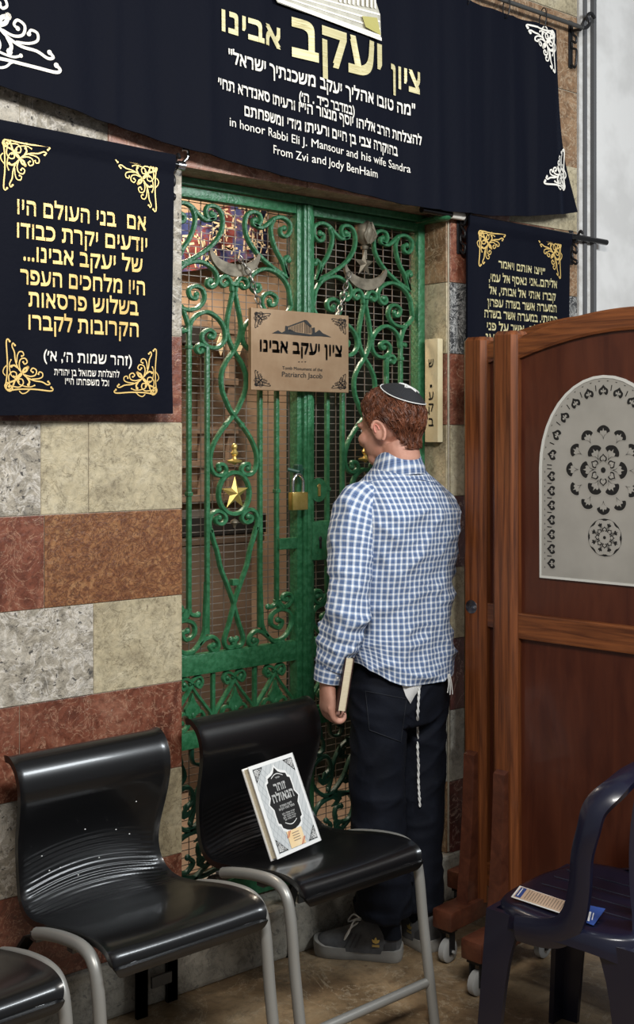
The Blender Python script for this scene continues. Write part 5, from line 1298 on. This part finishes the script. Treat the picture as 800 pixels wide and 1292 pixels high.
# collar, folded over
R_ = []; NJ = 60
def col(z, a, b_, dz, dy=0):
    return [L2(-.007 + a * math.cos(t), .004 + dy + b_ * math.sin(t), z + dz * math.sin(t)) for t in [2 * PI * j / NJ + PI / 2 for j in range(NJ)]]
prof = [(1.485, .060, .060, -.016), (1.508, .0595, .059, -.016), (1.532, .0605, .060, -.016), (1.538, .0635, .063, -.016), (1.532, .0675, .067, -.018), (1.506, .0755, .075, -.020), (1.480, .0860, .085, -.022), (1.460, .0900, .0890, -.022), (1.453, .0890, .0880, -.022)]
b = MB(); b.loft([col(*p) for p in prof], cap=False, uvs=lambda i, j: (j / NJ * .44, i * .012)); b.build('collar', M['plaid'], shirt, 60)
# yoke seam across the shoulders
b = MB()
sh_me = shirt.data; bv = BVHTree.FromPolygons([root_matrix(shirt) @ v.co for v in sh_me.vertices], [tuple(p.vertices) for p in sh_me.polygons])
CAM = Vector((CC[0], CC[1], EYE))
def ray(px, py): return Vector(((px - HX) / FPX * CR[0] + CF[0], (px - HX) / FPX * CR[1] + CF[1], (HY - py) / FPX))
def hit(bvh, px, py, lift):
    d = ray(px, py).normalized(); h = bvh.ray_cast(CAM, d)
    return None if h[0] is None else h[0] - d * lift
P = [hit(bv, x, y, .0012) for x, y in ((462, 609), (480, 605), (500, 603), (520, 604), (540, 607), (556, 613), (566, 620))]; P = [p for p in P if p is not None]
if len(P) > 2: b.tube(crom(P, 4), .0012, 5); b.build('yoke_seam', mat('shirt_seam', (.12, .18, .34), .8), shirt)
# ---- trousers
tb_ = MB(); tb_.loft([ell_ring(0, 0, z, a, b_, 48, 2.2) for z, a, b_ in ((.72, .165, .098), (.78, .170, .112), (.84, .168, .116), (.90, .161, .110), (.96, .145, .095))])
for s, P in ((-1, [(-.088, 0, .84), (-.089, .0, .70), (-.086, .008, .50), (-.074, .004, .30), (-.061, .003, .18), (-.058, .006, .142)]), (1, [(.086, .0, .84), (.088, .002, .70), (.090, .012, .50), (.087, .014, .30), (.085, .014, .17), (.084, .016, .128)])):
    tb_.loft(rings_along([L2(*p) for p in P], [.090, .087, .082, .080, .083, .082], 28, 5)[0])
    tb_.tube([L2(P[-1][0] + .083 * math.cos(a), P[-1][1] + .083 * math.sin(a), P[-1][2] + .012) for a in [2 * PI * j / 24 for j in range(24)]], .006, 6, closed=True)
tr_ = voxel(tb_, 'trousers', M['denim'], man, .006, 5, .5)
for v in tr_.data.vertices:
    p = v.co; nrm = v.normal; k = 1 - abs(noise.noise(Vector((p.x * 6 + p.z * 2.5, p.y * 6 + 8, p.z * 7)))) * 2; k2 = 1 - abs(noise.noise(Vector((p.x * 9 - p.z * 6, p.y * 9 + 1, p.z * 10)))) * 2
    low = 1 + 1.6 * max(0, (.30 - p.z) / .22); v.co = p + nrm * (.008 * max(0, k) ** 2 + .006 * max(0, k2) ** 2 - .004) * low
tr_.data.update()
bt = BVHTree.FromPolygons([root_matrix(tr_) @ v.co for v in tr_.data.vertices], [tuple(p.vertices) for p in tr_.data.polygons])
def patch(bvh, quad, nu, nv, lift, name, m, parent):
    b = MB(); V = []; ok = True
    for i in range(nv + 1):
        for j in range(nu + 1):
            u, v = j / nu, i / nv; x = (quad[0][0] * (1 - u) + quad[1][0] * u) * (1 - v) + (quad[3][0] * (1 - u) + quad[2][0] * u) * v; y = (quad[0][1] * (1 - u) + quad[1][1] * u) * (1 - v) + (quad[3][1] * (1 - u) + quad[2][1] * u) * v
            h = hit(bvh, x, y, lift); V.append(h if h is not None else V[-1] if V else Vector())
    b.add(V, [(i * (nu + 1) + j, i * (nu + 1) + j + 1, (i + 1) * (nu + 1) + j + 1, (i + 1) * (nu + 1) + j) for i in range(nv) for j in range(nu)])
    return b.build(name, m, parent, 60)
pk_ = [(461, 872), (513, 882), (506, 936), (466, 921)]
patch(bt, pk_, 14, 14, .0022, 'back_pocket', M['denim'], tr_)
b = MB(); Q = []
for a, c_ in zip(pk_, pk_[1:] + pk_[:1]):
    for t in range(8): Q.append(hit(bt, a[0] + (c_[0] - a[0]) * t / 8, a[1] + (c_[1] - a[1]) * t / 8, .003))
b.tube(Q, .0014, 5, closed=True); b.build('pocket_seam', mat('navy_seam', (.006, .008, .014), .8), tr_)
# ---- white undershirt tail, knotted fringes
V = []
Pp = [(505, 858), (512, 858), (520, 858), (533, 858), (531, 868), (524, 877), (518, 888), (512, 878)]
c_ = hit(bt, 518, 872, .009); ring = []
for x, y in Pp:
    h = hit(bt, x, y, .005); ring.append(h if h is not None else c_)
b = MB(); back = [p + ray(518, 870).normalized() * .004 for p in ring]; k = len(ring)
b.add(ring + back + [c_], [(i, (i + 1) % k, 2 * k) for i in range(k)] + [tuple(range(k, 2 * k))] + [(i, (i + 1) % k, k + (i + 1) % k, k + i) for i in range(k)]); b.build('undershirt_tail', M['white'], man, 60)
def fringe(pts, bvh, lift, r):
    P = []
    for x, y in pts:
        h = hit(bvh, x, y, lift); P.append(h if h is not None else (P[-1] + Vector((0, 0, -.02)) if P else None))
    P = [p for p in P if p is not None]; c = crom(P, 8); b = MB()
    for ph in (0, PI):
        b.tube([p + Vector((math.cos(i * .9 + ph), math.sin(i * .9 + ph), 0)) * r * .8 for i, p in enumerate(c)], [r * (1 + .5 * (i % 9 == 4)) for i in range(len(c))], 6)
    return b.build('fringe', M['white'], man, 60)
fringe([(529, 868), (528, 885), (527, 905), (527, 925), (527, 945), (528, 965), (528, 985), (529, 1003), (530, 1018)], bt, .008, .0024)
e0 = hit(bv, 566, 848, .004) or L2(.17, -.03, .86)
b = MB()
for k in range(4):
    o_ = Vector((.0022 * (k - 1.5), -.002 * (k % 2), 0)); b.tube(crom([e0 + o_ + Vector((0, 0, -.005)), e0 + o_ * 1.5 + Vector((.002, -.003, -.035)), e0 + o_ * 2.5 + Vector((.002, -.002, -.062 - .006 * (k % 2)))], 5), .0016, 5)
b.build('fringe', M['white'], man, 60)
# ---- socks and shoes
for ax_, ay in ((-.053, .011), (.084, .016)):
    b = MB(); b.loft([[L2(ax_ + r_ * math.cos(a), ay - .008 * k + r_ * 1.15 * math.sin(a), z) for a in [2 * PI * j / 24 for j in range(24)]] for k, (r_, z) in enumerate(((.040, .19), (.036, .13), (.034, .10), (.033, .07)))]); b.build('sock', M['denim'], man, 60)
def shoe(heel, toe, label):
    heel = Vector((*heel, 0)); toe = Vector((*toe, 0)); f = (toe - heel); Ln = f.length; f.normalize(); sd = Vector((f.y, -f.x, 0))        # sd = to the right of the shoe
    out = [(-.5, 0), (-.495, .5), (-.46, .80), (-.38, .92), (-.2, .90), (0, .86), (.15, .96), (.28, 1.0), (.38, .93), (.45, .72), (.49, .38), (.50, 0)]
    def outline(sc, z, dz=None):
        P = crom([(p[0] * Ln * (1 if abs(p[0]) < .4 else 1), p[1] * .050 * sc, 0) for p in out], 3); P = P + [Vector((p.x, -p.y, 0)) for p in P[-2:0:-1]]
        return [heel + f * (Ln / 2 + p.x * (1 + (sc - 1) * .35)) + sd * p.y + Vector((0, 0, z + (.012 * max(0, p.x / Ln - .36) / .14 if dz else 0))) for p in P]
    # upper: cross sections heel to toe (position, half width, height, bottom)
    S = [(.015, .022, .096), (.03, .034, .110), (.08, .044, .120), (.16, .047, .118), (.26, .048, .118), (.36, .048, .121), (.44, .048, .113), (.54, .047, .096), (.64, .049, .081), (.74, .050, .070), (.84, .047, .062), (.92, .038, .055), (.97, .022, .046)]
    R_ = []
    for t, hw_, hh_ in S:
        row = []
        for j in range(18):
            a = PI * j / 17; x = hw_ * math.copysign(abs(math.cos(a)) ** .75, math.cos(a)); z = .026 + (hh_ - .026) * math.sin(a) ** (.62 if t > .5 else .5)
            x *= 1 - .12 * (math.sin(a) ** 2); row.append(heel + f * (t * Ln) + sd * x + Vector((0, 0, z)))
        R_.append(row)
    Rs = []
    for i in range(len(R_) - 1):
        for q in range(3):
            Rs.append([R_[i][j].lerp(R_[i + 1][j], q / 3) for j in range(18)])
    Rs.append(R_[-1]); b = MB(); b.loft(Rs); so = b.build('shoe', M['suede'], man, 60)
    b = MB(); b.loft([outline(.97, .0), outline(1.02, .004, 1), outline(1.05, .018, 1), outline(1.03, .036, 1), outline(.96, .038, 1)]); b.build('sole', M['sole'], so, 45)
    bvh = BVHTree.FromPolygons([v.copy() for v in sum(Rs, [])], [(i * 18 + j, i * 18 + j + 1, (i + 1) * 18 + j + 1, (i + 1) * 18 + j) for i in range(len(Rs) - 1) for j in range(17)])
    def onup(t, x, z, lift=.0015):          # point on the left side of the upper
        o_ = heel + f * (t * Ln) + Vector((0, 0, z)) - sd * .2 * x; h = bvh.ray_cast(o_, sd * x)
        return (h[0] - sd * x * lift) if h[0] is not None else None
    for x in (1, -1):
        for k in range(3):                  # three straps on each side
            b = MB(); V = []
            for q in range(7):
                z = .040 + .040 * q / 6
                for e in (0, .030):
                    p = onup(.50 + .055 * k - .07 * q / 6 + e * .7, x, z, .0018); V.append(p if p is not None else V[-1] if V else heel)
            b.add(V, [(2 * q, 2 * q + 1, 2 * q + 3, 2 * q + 2) for q in range(6)]); b.build('side_stripe', M['suede2'], so, 60)
        b = MB(); V = []                    # heel counter overlay
        for q in range(6):
            for w_ in range(5):
                p = onup(.05 + .13 * w_ / 4, x, .040 + (.045 - .028 * w_ / 4) * q / 5, .0016); V.append(p if p is not None else V[-1] if V else heel)
        b.add(V, [(q * 5 + w_, q * 5 + w_ + 1, q * 5 + w_ + 6, q * 5 + w_ + 5) for q in range(5) for w_ in range(4)]); b.build('heel_overlay', M['suede2'], so, 60)
    b = MB()                                # gilt three-leaved emblem with its bar, on the outer heel
    def leafp(c, a, l, w_):
        P = [(0, 0), (w_, .45 * l), (w_ * .6, .8 * l), (0, l), (-w_ * .6, .8 * l), (-w_, .45 * l)]; V = []
        for u, v in P:
            p = onup(c[0] + (u * math.cos(a) + v * math.sin(a)) / Ln, 1, c[1] - u * math.sin(a) + v * math.cos(a), .003); V.append(p if p is not None else V[-1] if V else heel)
        b.add(V, [tuple(range(len(V)))])
    c0 = (.275, .058)
    leafp(c0, 0, .019, .0048); leafp(c0, .75, .017, .0042); leafp(c0, -.75, .017, .0042)
    for z in (.052, .048): 
        V = [onup(c0[0] + u / Ln, 1, zz, .003) for u, zz in ((-.011, z), (.011, z), (.011, z + .0026), (-.011, z + .0026))]
        if all(v is not None for v in V): b.add(V, [(0, 1, 2, 3)])
    b.build('gilt_emblem', M['gold'], so)
    b = MB()                                # laces
    for k in range(5):
        t = .46 + .055 * k; o_ = heel + f * (t * Ln); zt = .102 - .0085 * k + .002
        b.tube([o_ + sd * -.024 + Vector((0, 0, zt - .008)), o_ + f * .004 + Vector((0, 0, zt)), o_ + sd * .024 + f * .008 + Vector((0, 0, zt - .008))], .0026, 6)
    o_ = heel + f * (.45 * Ln) + Vector((0, 0, .104)); b.tube(crom([o_, o_ - sd * .03 + f * .02 + Vector((0, 0, .012)), o_ - sd * .048 + f * .035 + Vector((0, 0, -.02)), o_ - sd * .042 + f * .05 + Vector((0, 0, -.045)), o_ - sd * .034 + f * .03 + Vector((0, 0, -.01)), o_], 5), .0026, 6)
    b.tube(crom([o_, o_ + sd * .02 + f * .03 + Vector((0, 0, .01)), o_ + sd * .035 + f * .05 + Vector((0, 0, -.02)), o_ + sd * .02 + f * .01 + Vector((0, 0, .0)), o_], 5), .0026, 6)
    b.build('laces', M['whitecard'], so, 60)
    return so
shoe((.642, -.236), (.468, -.026), 'left'); shoe((.752, -.272), (.768, .012 - .03), 'right')
# ---- the book in his left hand
hb = thing('small_book', L2(-.25, .0, .79), 'small book with cream pages and dark cover held in the man\'s left hand', 'book')
rm = Euler((0, math.radians(9), math.radians(-31)), 'XYZ').to_matrix(); o_ = L2(-.258, .004, .795)
def bx(mb, a, c): 
    m2 = MB(); m2.box(a, c); mb.add([o_ + rm @ v for v in m2.v], m2.f)
b = MB(); bx(b, (-.003, -.058, -.003), (0, .058, .155)); bx(b, (.021, -.058, -.003), (.024, .058, .155)); bx(b, (-.003, .055, -.003), (.024, .058, .155)); b.build('cover', M['bookcover'], hb)
b = MB(); bx(b, (.0, -.055, .0), (.021, .055, .152)); b.build('pages', M['paper'], hb)
